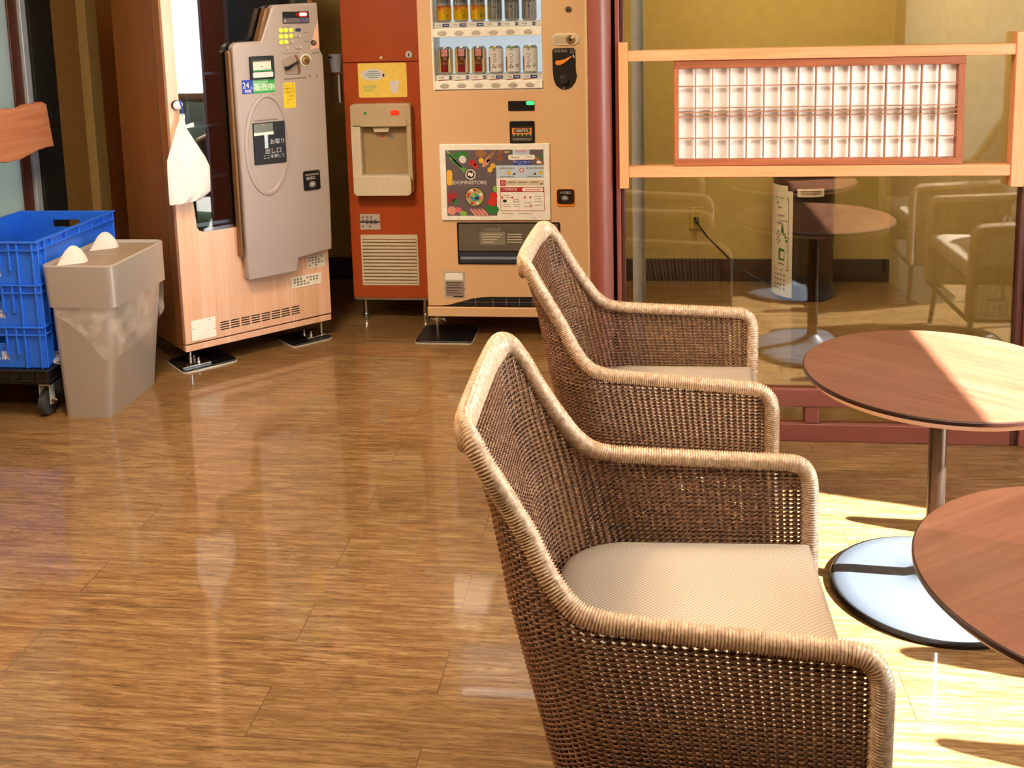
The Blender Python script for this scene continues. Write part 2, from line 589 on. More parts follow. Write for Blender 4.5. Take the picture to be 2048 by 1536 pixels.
    def text(self, body, x, z, size, y, mt, align='LEFT', wrap=None, sx=1.0, rot=0.0):
        """Flat lettering in the XZ plane facing -Y; wrap = radius of an upright cylinder at origin."""
        cu = bpy.data.curves.new('t', 'FONT')
        cu.body = body
        cu.size = size
        cu.align_x = align
        cu.align_y = 'CENTER'
        cu.resolution_u = 3
        to = bpy.data.objects.new('t', cu)
        C.objects.link(to)
        dg = bpy.context.evaluated_depsgraph_get()
        me = bpy.data.meshes.new_from_object(to.evaluated_get(dg))
        vs_ = []
        cr, sr = math.cos(rot), math.sin(rot)
        for q in me.vertices:
            u, w = q.co.x * sx, q.co.y
            u, w = u * cr - w * sr, u * sr + w * cr
            if wrap:
                a = -math.pi / 2 + (x + u) / wrap
                vs_.append((wrap * math.cos(a), wrap * math.sin(a), z + w))
            else:
                vs_.append((x + u, y, z + w))
        self.add(vs_, [tuple(p.vertices) for p in me.polygons], mt)
        bpy.data.objects.remove(to)
        bpy.data.curves.remove(cu)
        bpy.data.meshes.remove(me)
        return self

    def build(self, name, parent=None, smooth=35, bevel=0.0, seg=2, loc=None):
        me = bpy.data.meshes.new(name)
        me.from_pydata([tuple(p) for p in self.v], [], self.f)
        for mt in self.mats:
            me.materials.append(mt)
        me.polygons.foreach_set('material_index', self.mi)
        me.update()
        bm = bmesh.new()
        bm.from_mesh(me)
        bmesh.ops.recalc_face_normals(bm, faces=[f for f in bm.faces])
        bm.to_mesh(me)
        bm.free()
        if smooth:
            me.shade_smooth()
            me.set_sharp_from_angle(angle=R(smooth))
        o = bpy.data.objects.new(name, me)
        C.objects.link(o)
        if parent:
            o.parent = parent
        if loc:
            o.location = loc
        if bevel:
            bv = o.modifiers.new('bevel', 'BEVEL')
            bv.width = bevel
            bv.segments = seg
            bv.limit_method = 'ANGLE'
            bv.angle_limit = R(40)
            bv.harden_normals = False
        return o


def grid_mesh(name, V, F, mt, parent=None, smooth=True):
    """Fast path for big regular meshes (numpy verts n x 3, quads m x 4)."""
    me = bpy.data.meshes.new(name)
    me.vertices.add(len(V))
    me.vertices.foreach_set('co', np.asarray(V, np.float32).ravel())
    me.loops.add(F.size)
    me.loops.foreach_set('vertex_index', F.astype(np.int32).ravel())
    me.polygons.add(len(F))
    me.polygons.foreach_set('loop_start', np.arange(0, F.size, 4, dtype=np.int32))
    me.materials.append(mt)
    me.update(calc_edges=True)
    if smooth:
        me.shade_smooth()
    o = bpy.data.objects.new(name, me)
    C.objects.link(o)
    if parent:
        o.parent = parent
    return o


def tag(o, label=None, cat=None, group=None, kind=None):
    if label:
        o['label'] = label
    if cat:
        o['category'] = cat
    if group:
        o['group'] = group
    if kind:
        o['kind'] = kind
    return o


def thing(name, label, cat, loc, rz=0.0, group=None):
    o = bpy.data.objects.new(name, None)
    o.empty_display_size = 0.1
    C.objects.link(o)
    o.location = loc
    o.rotation_euler = (0, 0, rz)
    return tag(o, label, cat, group)


def structure(o):
    o['kind'] = 'structure'
    return o


def rrect(x0, x1, z0, z1, r, n=5):
    o = []
    for cx, cz, a0 in ((x1 - r, z0 + r, -90), (x1 - r, z1 - r, 0), (x0 + r, z1 - r, 90), (x0 + r, z0 + r, 180)):
        for k in range(n + 1):
            t = R(a0 + 90 * k / n)
            o.append((cx + r * math.cos(t), cz + r * math.sin(t)))
    return o


def dup(root, loc, rz=None, label=None, group=None):
    """A copy of a thing with copies of its parts and sub-parts (mesh data shared)."""
    r = root.copy()
    C.objects.link(r)
    r.location = loc
    if rz is not None:
        r.rotation_euler = (0, 0, rz)
    if label:
        r['label'] = label
    if group:
        r['group'] = group
    for ch in list(root.children):
        c = ch.copy()
        C.objects.link(c)
        c.parent = r
        for g in list(ch.children):
            d = g.copy()
            C.objects.link(d)
            d.parent = c
    return r


# ------------------------------------------------------------------ the room
WL, WR, YB, YF, CZ = -2.75, 2.3, 5.6, -3.0, 2.5
structure(MB().box(WL - 0.2, WR + 0.12, YF - 0.12, YB + 0.12, -0.06, 0.0, M_floor).build('floor', smooth=0))
structure(MB().box(WL - 0.2, WR + 0.12, YF - 0.12, YB + 0.12, CZ, CZ + 0.08, M_ceiling).build('ceiling', smooth=0))
structure(MB().box(WL - 0.12, WR + 0.12, YB, YB + 0.12, 0, CZ, M_yellowwall).build('wall_back', smooth=0))
structure(MB().box(WL, 1.31, YB - 0.018, YB, 0, 0.123, M_baseboard).build('baseboard_back', bevel=0.003))
# wall on the left, with the frosted window opening
wl = MB()
wl.box(WL - 0.12, WL, YF, 2.6, 0, CZ, M_tanwall)
wl.box(WL - 0.12, WL, 4.43, YB, 0, CZ, M_tanwall)
wl.box(WL - 0.12, WL, 2.6, 4.43, 0, 0.35, M_tanwall)
wl.box(WL - 0.12, WL, 2.6, 4.43, 2.25, CZ, M_tanwall)
structure(wl.build('wall_left', smooth=0))
w2 = structure(MB().box(WL - 0.014, WL - 0.006, 2.6, 4.40, 0.35, 2.25, M_frost).build('window_2', smooth=0))
fr = MB()
fr.box(WL - 0.06, WL + 0.002, 4.36, 4.43, 0.35, 2.25, M_jambdark)
fr.box(WL - 0.06, WL + 0.002, 2.6, 2.66, 0.35, 2.25, M_jambdark)
fr.box(WL - 0.06, WL + 0.002, 2.66, 4.35, 0.35, 0.41, M_jambdark)
fr.box(WL - 0.06, WL + 0.002, 2.66, 4.35, 2.19, 2.25, M_jambdark)
fr.build('window_frame', w2, bevel=0.003)
tr_ = MB().box(WL, WL + 0.018, 4.432, 4.475, 0, CZ, mat('pale_metal_strip', '#aeb9c4', 0.35, 0.3))
structure(tr_.build('trim_1', bevel=0.003))
structure(MB().box(WL, WL + 0.03, 4.477, 4.66, 0, CZ, M_blackmatte).build('trim_2', bevel=0.003))
structure(MB().box(WL, WL + 0.05, 4.93, 5.04, 0, CZ, M_tanlight).build('trim_3', bevel=0.004))
structure(MB().box(WL, WL + 0.012, 5.04, YB, 0, CZ, M_sakeside).build('trim_4', smooth=0))
# right wall with the low, wide window the sun comes through
WY0, WY1, WZ1 = -2.4, 2.68, 1.90
wr = MB()
wr.box(WR, WR + 0.12, WY1, YB, 0, CZ, M_pillar)
wr.box(WR, WR + 0.12, YF, WY0, 0, CZ, M_pillar)
wr.box(WR, WR + 0.12, WY0, WY1, WZ1, CZ, M_pillar)
structure(wr.build('wall_right', smooth=0))
w3 = structure(MB().box(WR + 0.055, WR + 0.063, WY0, WY1, 0.0, WZ1, M_winglass).build('window_3', smooth=0))
fr = MB()
fr.box(WR + 0.03, WR + 0.09, WY1 - 0.04, WY1, 0, WZ1, M_jambdark)
fr.box(WR + 0.03, WR + 0.09, WY0, WY0 + 0.04, 0, WZ1, M_jambdark)
fr.box(WR + 0.03, WR + 0.09, WY0, WY1, WZ1 - 0.04, WZ1, M_jambdark)
fr.box(WR + 0.03, WR + 0.09, WY0, WY1, 0, 0.03, M_jambdark)
fr.build('window_frame', w3, bevel=0.003)
# wall behind the photographer
M_darkpanel = wood('dark_panelling', ('#2e2118', '#3a2a1e', '#463426'), 'Z', 40, 0.55)
structure(MB().box(WL, WR, YF - 0.12, YF, 0, CZ, M_darkpanel).build('wall_front', smooth=0))
# pillar in the glazed room
structure(MB().prismz([(1.396, 4.965), (1.62, 4.45), (WR, 4.45), (WR, YB), (1.31, YB)], 0, CZ, M_pillar).build('wall_pillar', smooth=0))
structure(MB().box(1.30, WR, 3.48, 3.60, 0, CZ, M_jamb).build('wall_side', smooth=0))

# outside: paving and a clipped hedge in front of the window
structure(MB().box(-14, 16, -14, 14, -0.16, -0.08, M_paving).build('ground', smooth=0))
bm = bmesh.new()
bmesh.ops.create_grid(bm, x_segments=150, y_segments=24, size=0.5)
for v in bm.verts:
    x, y = v.co.x, v.co.y
    a = (y + 0.5) * math.pi
    rr = 0.34 + 0.05 * random.random() + 0.03 * math.sin(x * 40)
    v.co = Vector((-rr * math.cos(a) * 0.8, x * 5.5, -0.08 + 0.80 * (math.sin(a) ** 0.35 if math.sin(a) > 0 else 0) + 0.05 * random.random()))
me = bpy.data.meshes.new('hedge')
bm.to_mesh(me)
bm.free()
me.materials.append(M_hedge)
hd = bpy.data.objects.new('hedge', me)
C.objects.link(hd)
hd.location = (3.25, 0.3, 0)
tag(hd, 'low clipped green hedge outside the window', 'hedge', kind='stuff')

# unseen blind, added to shade the near table and soften the daylight
rb = thing('added_blind', 'added cream blind out of view, shading and softening light from the near part of the window', 'added light screen', (WR - 0.02, -0.55, WZ1))
MB().box(-0.003, 0.0, -1.83, 1.83, -1.86, -0.02, M_blind).build('fabric', rb, smooth=0)
MB().box(-0.010, 0.004, -1.83, 1.83, -1.885, -1.86, M_offwhite).build('bottom_bar', rb)
b_ = MB()
b_.tube([(-0.01, -1.84, 0), (-0.01, 1.84, 0)], 0.02, M_offwhite, 14)
b_.build('roller', rb)

# panels added overhead to house the fill lights
for i, (lx, ly, w, col) in enumerate(FILL_LIGHTS + [BACK_FILL]):
    lab = ['added square fill light panel above the crates and bin', 'added square fill light panel over the open floor behind the camera',
           'added square fill light panel over the wicker chairs', 'added square fill light panel inside the glazed room'][i]
    t = thing('fill_panel', lab, 'ceiling light', (lx, ly, CZ), 0, 'added fill light panels')
    f = MB()
    for q in ((-0.32, 0.32, -0.32, -0.30), (-0.32, 0.32, 0.30, 0.32), (-0.32, -0.30, -0.30, 0.30), (0.30, 0.32, -0.30, 0.30)):
        f.box(q[0], q[1], q[2], q[3], -0.05, 0, M_white)
    f.build('frame', t)
    MB().box(-0.30, 0.30, -0.30, 0.30, -0.03, -0.02, M_fillglow).build('diffuser', t)

# ------------------------------------------------------------------ glass partition
GY = 3.52
w1 = structure(MB().box(-0.05, 1.235, GY - 0.004, GY + 0.004, 0.15, 2.32, M_bigglass).build('window_1', smooth=0))
MB().box(-0.05, 1.235, GY - 0.004, GY + 0.004, 0.05, 0.13, M_bigglass).build('lower_glass', w1, smooth=0)
fr = MB()
jp = [(-0.166 + 0.079 * i / 10, GY - 0.03 - 0.03 * math.sin(math.pi * i / 10)) for i in range(11)]
fr.prismz(jp + [(-0.087, GY + 0.10), (-0.166, GY + 0.10)], 0, CZ, M_jamb)
fr.build('door_jamb', w1, smooth=50)
MB().box(-0.087, -0.075, GY + 0.0, GY + 0.09, 0, CZ, M_blackmatte).build('seal_gap', w1)
fr = MB()
fr.box(-0.075, -0.060, GY - 0.03, GY + 0.03, 0, 2.4, M_jamb)
fr.box(-0.060, -0.045, GY - 0.022, GY + 0.022, 0, 2.4, M_jambdark)
fr.box(1.226, 1.25, GY - 0.022, GY + 0.022, 0, 2.4, M_jambdark)
fr.box(1.25, 1.30, GY - 0.035, GY + 0.035, 0, 2.4, M_jamb)
fr.box(-0.045, 1.226, GY - 0.025, GY + 0.025, 2.3, 2.4, M_jamb)
fr.box(-0.045, 1.226, GY - 0.025, GY + 0.025, 0.122, 0.185, M_jamb)
fr.box(-0.045, 1.226, GY - 0.028, GY + 0.028, 0.0, 0.062, M_jamb)
fr.box(0.557, 0.605, GY - 0.022, GY + 0.022, 0.062, 0.122, M_jamb)
fr.box(1.05, 1.09, GY - 0.022, GY + 0.022, 0.062, 0.122, M_jamb)
fr.build('window_frame', w1, bevel=0.003)

# lattice screen hung on the glass
lp = thing('lattice_screen', 'pale cedar rail screen with papered lattice panel mounted on the glass partition', 'screen', (0, 3.49, 0.88))


def LB(mb, x0, x1, z0, z1, y0, y1, mt):
    mb.box(x0, x1, y0, y1, z0 - 0.88, z1 - 0.88, mt)


mb = MB(); LB(mb, -0.063, -0.033, 0.885, 1.370, -0.022, 0.024, M_cedarV); mb.build('post', lp, bevel=0.002)
mb = MB(); LB(mb, 1.181, 1.222, 0.885, 1.378, -0.022, 0.024, M_cedarV); mb.build('post', lp, bevel=0.002)
mb = MB(); LB(mb, -0.033, 1.181, 1.307, 1.342, -0.018, 0.022, M_cedar); mb.build('rail', lp, bevel=0.002)
mb = MB(); LB(mb, -0.033, 1.181, 0.921, 0.957, -0.018, 0.022, M_cedar); mb.build('rail', lp, bevel=0.002)
mb = MB()
LB(mb, 0.118, 1.034, 1.280, 1.306, -0.012, 0.018, M_redcedar)
LB(mb, 0.118, 1.034, 0.958, 0.980, -0.012, 0.018, M_redcedar)
mb.build('inner_frame', lp, bevel=0.0015)
for xa, xb_ in ((0.118, 0.133), (1.012, 1.034)):
    mb = MB(); LB(mb, xa, xb_, 0.980, 1.280, -0.012, 0.018, M_redcedarV); mb.build('inner_stile', lp, bevel=0.0015)
lt = MB()
for k in range(1, 16):
    x = 0.133 + (1.012 - 0.133) * k / 16
    LB(lt, x - 0.0016, x + 0.0016, 0.980, 1.280, -0.010, 0.008, M_latticeV)
for z in (1.222, 1.150, 1.136, 1.122, 1.050):
    LB(lt, 0.133, 1.012, z - 0.0013, z + 0.0013, -0.012, 0.002, M_lattice)
lt.build('lattice', lp)
mb = MB(); LB(mb, 0.128, 1.018, 0.975, 1.285, 0.0145, 0.016, M_paper); mb.build('paper', lp, smooth=0)

# ------------------------------------------------------------------ inside the glazed room
t = thing('steel_pole', 'grey steel pole standing just behind the glass at its left edge', 'pole', (0.0, 4.0, 0))
b_ = MB(); b_.cyl(0, 0, 0.012, CZ, 0.0245, mat('grey_paint', '#a6a8a8', 0.35)); b_.build('shaft', t)
b_ = MB(); b_.lathe([(0.05, 0), (0.05, 0.006), (0.03, 0.012), (0.0245, 0.02)], M_steel); b_.build('flange', t)

t = thing('floor_cylinder', 'tall bronze cylinder appliance with a white pictogram label behind the glass', 'appliance', (0.825, 5.33, 0))
b_ = MB()
b_.lathe([(0.13, 0), (0.135, 0.01), (0.148, 0.03), (0.148, 0.28), (0.152, 0.29), (0.152, 0.32), (0.15, 0.33), (0.15, 0.60), (0.152, 0.61), (0.152, 0.80), (0.14, 0.83), (0.0001, 0.835)], M_cyl, n=64)
b_.build('body', t)
b_ = MB()
for i in range(10):
    pass
b_.lathe([(0.1535, 0.02), (0.1535, 0.56)], M_label, n=14, a0=180, a1=242)
b_.lathe([(0.1535, 0.56), (0.1535, 0.585)], M_label, n=11, a0=180, a1=232)
b_.build('label_sheet', t)
lb = MB()


def cyl_quad(mb, a0, a1, z0, z1, mt, r=0.1545):
    n = 3
    v, f = [], []
    for i in range(n + 1):
        a = R(a0 + (a1 - a0) * i / n)
        v += [(r * math.cos(a), r * math.sin(a), z0), (r * math.cos(a), r * math.sin(a), z1)]
    for i in range(n):
        f.append((2 * i, 2 * i + 2, 2 * i + 3, 2 * i + 1))
    mb.add(v, f, mt)


cyl_quad(lb, 190, 234, 0.520, 0.523, M_ink)
cyl_quad(lb, 190, 234, 0.155, 0.158, M_ink)
cyl_quad(lb, 233.3, 234.2, 0.155, 0.523, M_ink)
for a, z, w, h in ((205, 0.49, 6, 0.008), (210, 0.47, 8, 0.006), (208, 0.43, 18, 0.005), (210, 0.405, 22, 0.004), (206, 0.39, 14, 0.006)):
    cyl_quad(lb, a, a + w, z, z + h, M_greyink)
for a, z in ((205, 0.33), (209, 0.345), (213, 0.33), (209, 0.315), (205, 0.30), (213, 0.30), (209, 0.285)):
    cyl_quad(lb, a, a + 2.6, z, z + 0.009, M_ink)
for a, z, w, h in ((219, 0.375, 4, 0.014), (218, 0.345, 6, 0.028), (222, 0.335, 7, 0.008), (226, 0.32, 5, 0.010), (228, 0.30, 4, 0.014)):
    cyl_quad(lb, a, a + w, z, z + h, M_leaf)
cyl_quad(lb, 212, 226, 0.205, 0.265, M_leaf)
cyl_quad(lb, 217, 225, 0.215, 0.25, M_label, 0.1548)
cyl_quad(lb, 210, 226, 0.185, 0.189, M_ink)
for z in (0.125, 0.10, 0.075, 0.055):
    for a in (200, 208, 216, 224):
        cyl_quad(lb, a, a + 4, z, z + 0.010, M_greyink)
lb.build('pictograms', t)
b_ = MB(); b_.lathe([(0.1535, 0.535), (0.1535, 0.575)], M_label, n=12, a0=250, a1=300); b_.build('name_plate', t)
b_ = MB()
for z in (0.563, 0.555, 0.548):
    cyl_quad(b_, 256, 294, z - 0.002, z + 0.002, M_brass)
b_.build('plate_lettering', t)
# power cord of the cylinder
b_ = MB()
b_.tube([(-0.515, 0.235, 0.325), (-0.47, 0.215, 0.26), (-0.40, 0.20, 0.19), (-0.31, 0.19, 0.10), (-0.22, 0.16, 0.05), (-0.13, 0.06, 0.03)], 0.005, M_black, 8)
pc = b_.build('power_cord', t)
b_ = MB()
b_.tube([(-0.52, 0.262, 0.345), (-0.515, 0.235, 0.325)], [0.014, 0.009], M_black, 10)
b_.build('plug', pc)
t = thing('wall_outlet', 'cream wall outlet on the yellow wall behind the glass', 'outlet', (0.305, YB, 0.345))
MB().prism(rrect(-0.035, 0.035, -0.06, 0.06, 0.006), -0.008, 0, mat('outlet_cream', '#b59b45', 0.5)).build('cover_plate', t, bevel=0.002)
for x in (-0.006, 0.006):
    b_ = MB(); b_.box(x - 0.0018, x + 0.0018, -0.009, -0.007, 0.025, 0.035, M_black); b_.build('socket_slot', t)

# ------------------------------------------------------------------ live edge rail by the left window
t = thing('wooden_rail', 'thick reddish live edge wooden plank mounted across the frosted window', 'plank', (-2.64, 4.0, 0.92))
top, bot = [], []
rnd = random.Random(3)
for k in range(41):
    y = 0.345 - 1.30 * k / 40
    top.append((y, 0.206 + 0.010 * math.sin(k * 1.9) * rnd.random() + 0.006 * math.sin(k * 0.7)))
    bot.append((y + (0.03 if k == 0 else 0), -0.004 + 0.012 * math.sin(k * 0.45 + 1) + 0.004 * rnd.random()))
top[0] = (0.345, 0.200)
out = top + bot[::-1]
v = [(0.0, p[0], p[1]) for p in out] + [(0.044, p[0], p[1]) for p in out]
k = len(out)
f = [(i, (i + 1) % (k // 2 * 2), 0, 0)[:2] for i in range(0)]
n2 = len(top)
for i in range(n2 - 1):
    a, b, c, d = i, i + 1, k - 2 - i, k - 1 - i
    f += [(a, b, c, d), (k + d, k + c, k + b, k + a)]
    f += [(a, k + a, k + b, b), (d, c, k + c, k + d)]
f += [(0, k - 1, 2 * k - 1, k), (n2 - 1, k + n2 - 1, k + n2, n2)]
MB().add(v, f, M_bark).build('plank', t, smooth=30, bevel=0.003)
for y in (0.2, -0.8):
    b_ = MB(); b_.box(-0.105, 0.0, y - 0.02, y + 0.02, 0.08, 0.12, M_blackmatte); b_.build('bracket', t)

# ------------------------------------------------------------------ tall vending machine turned to the corner
sk = thing('bottle_vending_machine', 'pale wood drinks vending machine with grey keypad fascia turned across the left corner', 'vending machine', (-1.90, 4.059, 0), R(45))
ST, D = 1.83, 0.62
c_ = MB()
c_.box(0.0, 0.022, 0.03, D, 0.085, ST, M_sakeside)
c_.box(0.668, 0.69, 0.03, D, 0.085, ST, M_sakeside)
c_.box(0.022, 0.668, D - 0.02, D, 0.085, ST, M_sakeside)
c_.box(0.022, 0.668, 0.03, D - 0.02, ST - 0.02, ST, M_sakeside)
c_.box(0.022, 0.668, 0.03, D - 0.02, 0.085, 0.11, M_sakeside)
c_.box(0.022, 0.668, 0.30, 0.32, 0.11, ST - 0.02, M_dark_in)
c_.box(0.275, 0.668, 0.035, 0.30, 0.11, ST - 0.02, M_dark_in)
c_.build('cabinet', sk)
mb = MB(); mb.box(-0.001, 0.0, 0.10, 0.118, 0.10, ST, M_bronze); mb.build('side_seam', sk)
fp = MB()
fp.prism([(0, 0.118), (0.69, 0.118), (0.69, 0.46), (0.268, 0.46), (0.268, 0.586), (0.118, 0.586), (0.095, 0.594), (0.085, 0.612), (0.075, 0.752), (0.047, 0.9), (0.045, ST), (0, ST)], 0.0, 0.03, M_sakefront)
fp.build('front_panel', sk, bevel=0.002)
mb = MB(); mb.box(0.0, 0.69, 0.003, 0.03, 0.085, 0.112, M_sakefront); mb.build('kick_strip', sk, bevel=0.002)
mb = MB()
mb.prism([(0.268, 0.586), (0.118, 0.586), (0.095, 0.594), (0.085, 0.612), (0.075, 0.752), (0.047, 0.9), (0.045, ST), (0.60, ST), (0.60, 1.50), (0.268, 1.34)][::-1], 0.010, 0.016, M_sakeglass)
mb.build('display_glass', sk, smooth=0)
mb = MB()
mb.box(0.118, 0.268, 0.014, 0.05, 0.586, 0.600, M_steel)
mb.box(0.09, 0.268, 0.03, 0.06, 0.606, 0.622, M_steel)
mb.build('glass_sill', sk)
mb = MB()
for x in (0.12, 0.20):
    mb.box(x - 0.004, x + 0.004, 0.10, 0.12, 0.62, ST - 0.05, M_inner)
for z in (0.80, 1.02, 1.24):
    mb.box(0.07, 0.268, 0.08, 0.24, z, z + 0.012, M_inner)
mb.build('bottle_rack', sk)
OUT = -0.05
fa = MB()
fa.prism([(0.271, 1.355), (0.280, 1.368), (0.294, 1.375), (0.398, 1.377), (0.405, 1.39), (0.449, 1.496), (0.456, 1.515), (0.470, 1.527), (0.675, 1.534), (0.677, 1.326), (0.690, 1.303), (0.690, 0.647), (0.685, 0.428), (0.519, 0.413), (0.510, 0.353), (0.277, 0.354), (0.275, 0.439), (0.276, 0.811), (0.271, 1.134)], OUT, 0.0, M_fascia)
fa.build('fascia', sk, smooth=30, bevel=0.008, seg=3)
mb = MB()
mb.prism([(0.255, 0.46), (0.268, 0.46), (0.268, 1.345), (0.255, 1.335)], OUT + 0.012, 0.0, M_bronze)
mb.prism([(0.385, 1.375), (0.400, 1.375), (0.452, 1.515), (0.432, 1.515)], OUT + 0.005, 0.0, M_bronze)
mb.build('fascia_edge', sk, bevel=0.004)
# raised oval and the bottle hatch
ov = MB()
cx_, cz_, n_ = 0.402, 0.935, 64
rings = [((0.108, 0.222), OUT + 0.001), ((0.105, 0.218), OUT - 0.005), ((0.093, 0.205), OUT - 0.006), ((0.088, 0.198), OUT + 0.001)]
v = []
for (rx, rz), y in rings:
    for i in range(n_):
        a = 2 * math.pi * i / n_
        v.append((cx_ + rx * math.cos(a) + 0.03 * rz * math.sin(a), y, cz_ + rz * math.sin(a)))
f = []
for j in range(3):
    for i in range(n_):
        f.append((j * n_ + i, j * n_ + (i + 1) % n_, (j + 1) * n_ + (i + 1) % n_, (j + 1) * n_ + i))
ov.add(v, f, M_fascia)
ov.build('oval_rim', sk, smooth=40)
mb = MB(); mb.prism([(0.336, 1.032), (0.485, 1.032), (0.485, 0.850), (0.336, 0.852)][::-1], OUT - 0.004, OUT, M_black)
hatch = mb.build('bottle_hatch', sk, bevel=0.002)
mb = MB()
mb.rect(0.340, 0.481, 0.856, 1.028, OUT - 0.0045, M_dark_in)
mb.rect(0.342, 0.428, 0.985, 1.028, OUT - 0.0050, mat('hatch_grey', '#6f7a78', 0.3))
mb.rect(0.340, 0.430, 0.978, 0.990, OUT - 0.0055, M_white)
mb.poly([(0.380, 1.018), (0.392, 1.018), (0.386, 1.026)], OUT - 0.0055, M_orange)
mb.rect(0.386, 0.402, 0.92, 0.978, OUT - 0.0055, M_skyp)
mb.text('お取り', 0.41, 0.945, 0.024, OUT - 0.0055, M_palewhite)
mb.text('出し口', 0.385, 0.905, 0.026, OUT - 0.0055, M_palewhite)
mb.text('ここを押して', 0.375, 0.882, 0.017, OUT - 0.0055, M_palewhite)
mb.build('hatch_print', hatch)
mb = MB(); mb.rect(0.345, 0.455, 1.038, 1.044, OUT - 0.0006, M_greyink); mb.build('hatch_caption', sk)
# display, buttons, coin parts
mb = MB(); mb.prism(rrect(0.505, 0.628, 1.447, 1.497, 0.003), OUT - 0.004, OUT, M_black)
dp = mb.build('price_display', sk)
mb = MB()
mb.rect(0.507, 0.626, 1.449, 1.470, OUT - 0.0045, M_slate)
mb.text('販売', 0.582, 1.459, 0.016, OUT - 0.005, M_bluep)
mb.disc(0.514, 1.458, 0.004, 0.004, OUT - 0.005, M_skyp)
mb.poly(rrect(0.578, 0.622, 1.474, 1.494, 0.0095), OUT - 0.005, M_ledred)
mb.poly(rrect(0.583, 0.617, 1.478, 1.490, 0.0058), OUT - 0.0055, M_ledredtxt)
mb.text('1', 0.563, 1.484, 0.018, OUT - 0.005, M_ledred)
mb.build('display_print', dp)
for (u, z, kind) in [(0.493, 1.418, 'y'), (0.516, 1.418, 'y'), (0.540, 1.418, 'y'), (0.492, 1.392, 'y'), (0.516, 1.392, 'y'), (0.540, 1.393, 'y'), (0.492, 1.367, 'y'), (0.515, 1.368, 'y'), (0.543, 1.369, 'g'), (0.519, 1.342, 'g'), (0.560, 1.393, 'g'), (0.580, 1.392, 'g'), (0.563, 1.344, 'g'), (0.580, 1.344, 'g')]:
    mb = MB(); mb.knob(u, z, 0.0095 if kind == 'y' else 0.0075, OUT, OUT - 0.006, M_yelbtn if kind == 'y' else M_greybtn, 16)
    bo = mb.build('selection_button', sk)
    bo['label'] = 'round yellow button' if kind == 'y' else 'round grey button'
mb = MB(); mb.prism(rrect(0.562, 0.586, 1.412, 1.425, 0.006), OUT - 0.004, OUT, M_navy); mb.build('indicator', sk)
mb = MB(); mb.poly([(0.628, 1.332), (0.672, 1.338), (0.672, 1.46), (0.655, 1.42)], OUT - 0.0006, M_sakefront); mb.build('wood_inlay', sk)
mb = MB(); mb.knob(0.645, 1.360, 0.012, OUT, OUT - 0.008, M_darksteel, 20); mb.knob(0.645, 1.360, 0.009, OUT - 0.006, OUT - 0.011, M_chrome, 20); mb.build('key_lock', sk)
mb = MB(); mb.prism([(0.488, 1.288), (0.545, 1.312), (0.562, 1.310), (0.572, 1.29), (0.575, 1.232), (0.570, 1.226), (0.508, 1.228), (0.502, 1.232)], OUT - 0.003, OUT, mat('lever_panel', '#97887e', 0.4)); lv = mb.build('return_lever_plate', sk, bevel=0.002)
mb = MB()
mb.prism([(0.549, 1.312), (0.558, 1.311), (0.571, 1.285), (0.573, 1.235), (0.562, 1.23), (0.562, 1.27), (0.556, 1.295)], OUT - 0.008, OUT - 0.003, M_bronze)
mb.tube([(0.497, OUT - 0.012, 1.256), (0.515, OUT - 0.014, 1.258), (0.54, OUT - 0.014, 1.272), (0.562, OUT - 0.012, 1.283)], [0.009, 0.008, 0.005, 0.004], M_black, 10)
mb.build('return_lever', lv)
mb = MB(); mb.lathe([(0.027, 0), (0.027, 0.004), (0.024, 0.006), (0.0001, 0.006)], mat('pale_ring', '#c9d2cb', 0.4), (0.602, OUT, 1.286), 28, axis='Y')
cs = mb.build('coin_slot', sk)
mb = MB(); mb.lathe([(0.021, 0.006), (0.017, 0.011), (0.0001, 0.013)], M_brass, (0.602, OUT, 1.286), 28, axis='Y'); mb.box(0.590, 0.606, OUT - 0.0145, OUT - 0.012, 1.285, 1.288, M_black); mb.build('coin_disc', cs)
mb = MB(); mb.prism(rrect(0.339, 0.450, 1.216, 1.314, 0.006), OUT - 0.010, OUT, M_black); bs = mb.build('bill_slot', sk, bevel=0.003)
mb = MB()
mb.rect(0.352, 0.434, 1.256, 1.290, OUT - 0.0106, M_offwhite)
mb.rect(0.352, 0.434, 1.290, 1.296, OUT - 0.0106, M_greyink)
mb.rect(0.354, 0.440, 1.250, 1.255, OUT - 0.0106, M_greenp)
mb.poly(rrect(0.350, 0.442, 1.224, 1.247, 0.006), OUT - 0.0106, M_palewhite)
mb.disc(0.392, 1.270, 0.003, 0.003, OUT - 0.011, M_redp)
mb.build('bill_mouth', bs)
mb = MB(); mb.rect(0.301, 0.351, 1.158, 1.217, OUT - 0.0006, M_bluep); mb.text('24', 0.3035, 1.193, 0.036, OUT - 0.0012, M_white, sx=0.85); mb.text('h', 0.340, 1.183, 0.015, OUT - 0.0012, M_white); mb.text('時間', 0.312, 1.168, 0.015, OUT - 0.0012, M_white)
mb.rect(0.351, 0.450, 1.158, 1.218, OUT - 0.0006, M_green2); mb.rect(0.42, 0.450, 1.195, 1.218, OUT - 0.0009, M_greenp); mb.rect(0.351, 0.450, 1.158, 1.166, OUT - 0.0009, M_greenp); mb.text('販売中', 0.3545, 1.181, 0.032, OUT - 0.0012, M_white, sx=0.98)
mb.build('open_hours_sticker', sk)
mb = MB(); mb.poly(rrect(0.489, 0.546, 1.084, 1.194, 0.003), OUT - 0.0006, M_yel)
for col, (x, s) in enumerate(((0.535, '五千円札'), (0.522, '一万円札は'), (0.509, 'ご使用になれ'), (0.497, 'ません。'))):
    for i, ch in enumerate(s):
        mb.text(ch, x, 1.182 - 0.0155 * i, 0.0125, OUT - 0.0012, M_ink, 'CENTER')
mb.build('notice_sticker', sk)
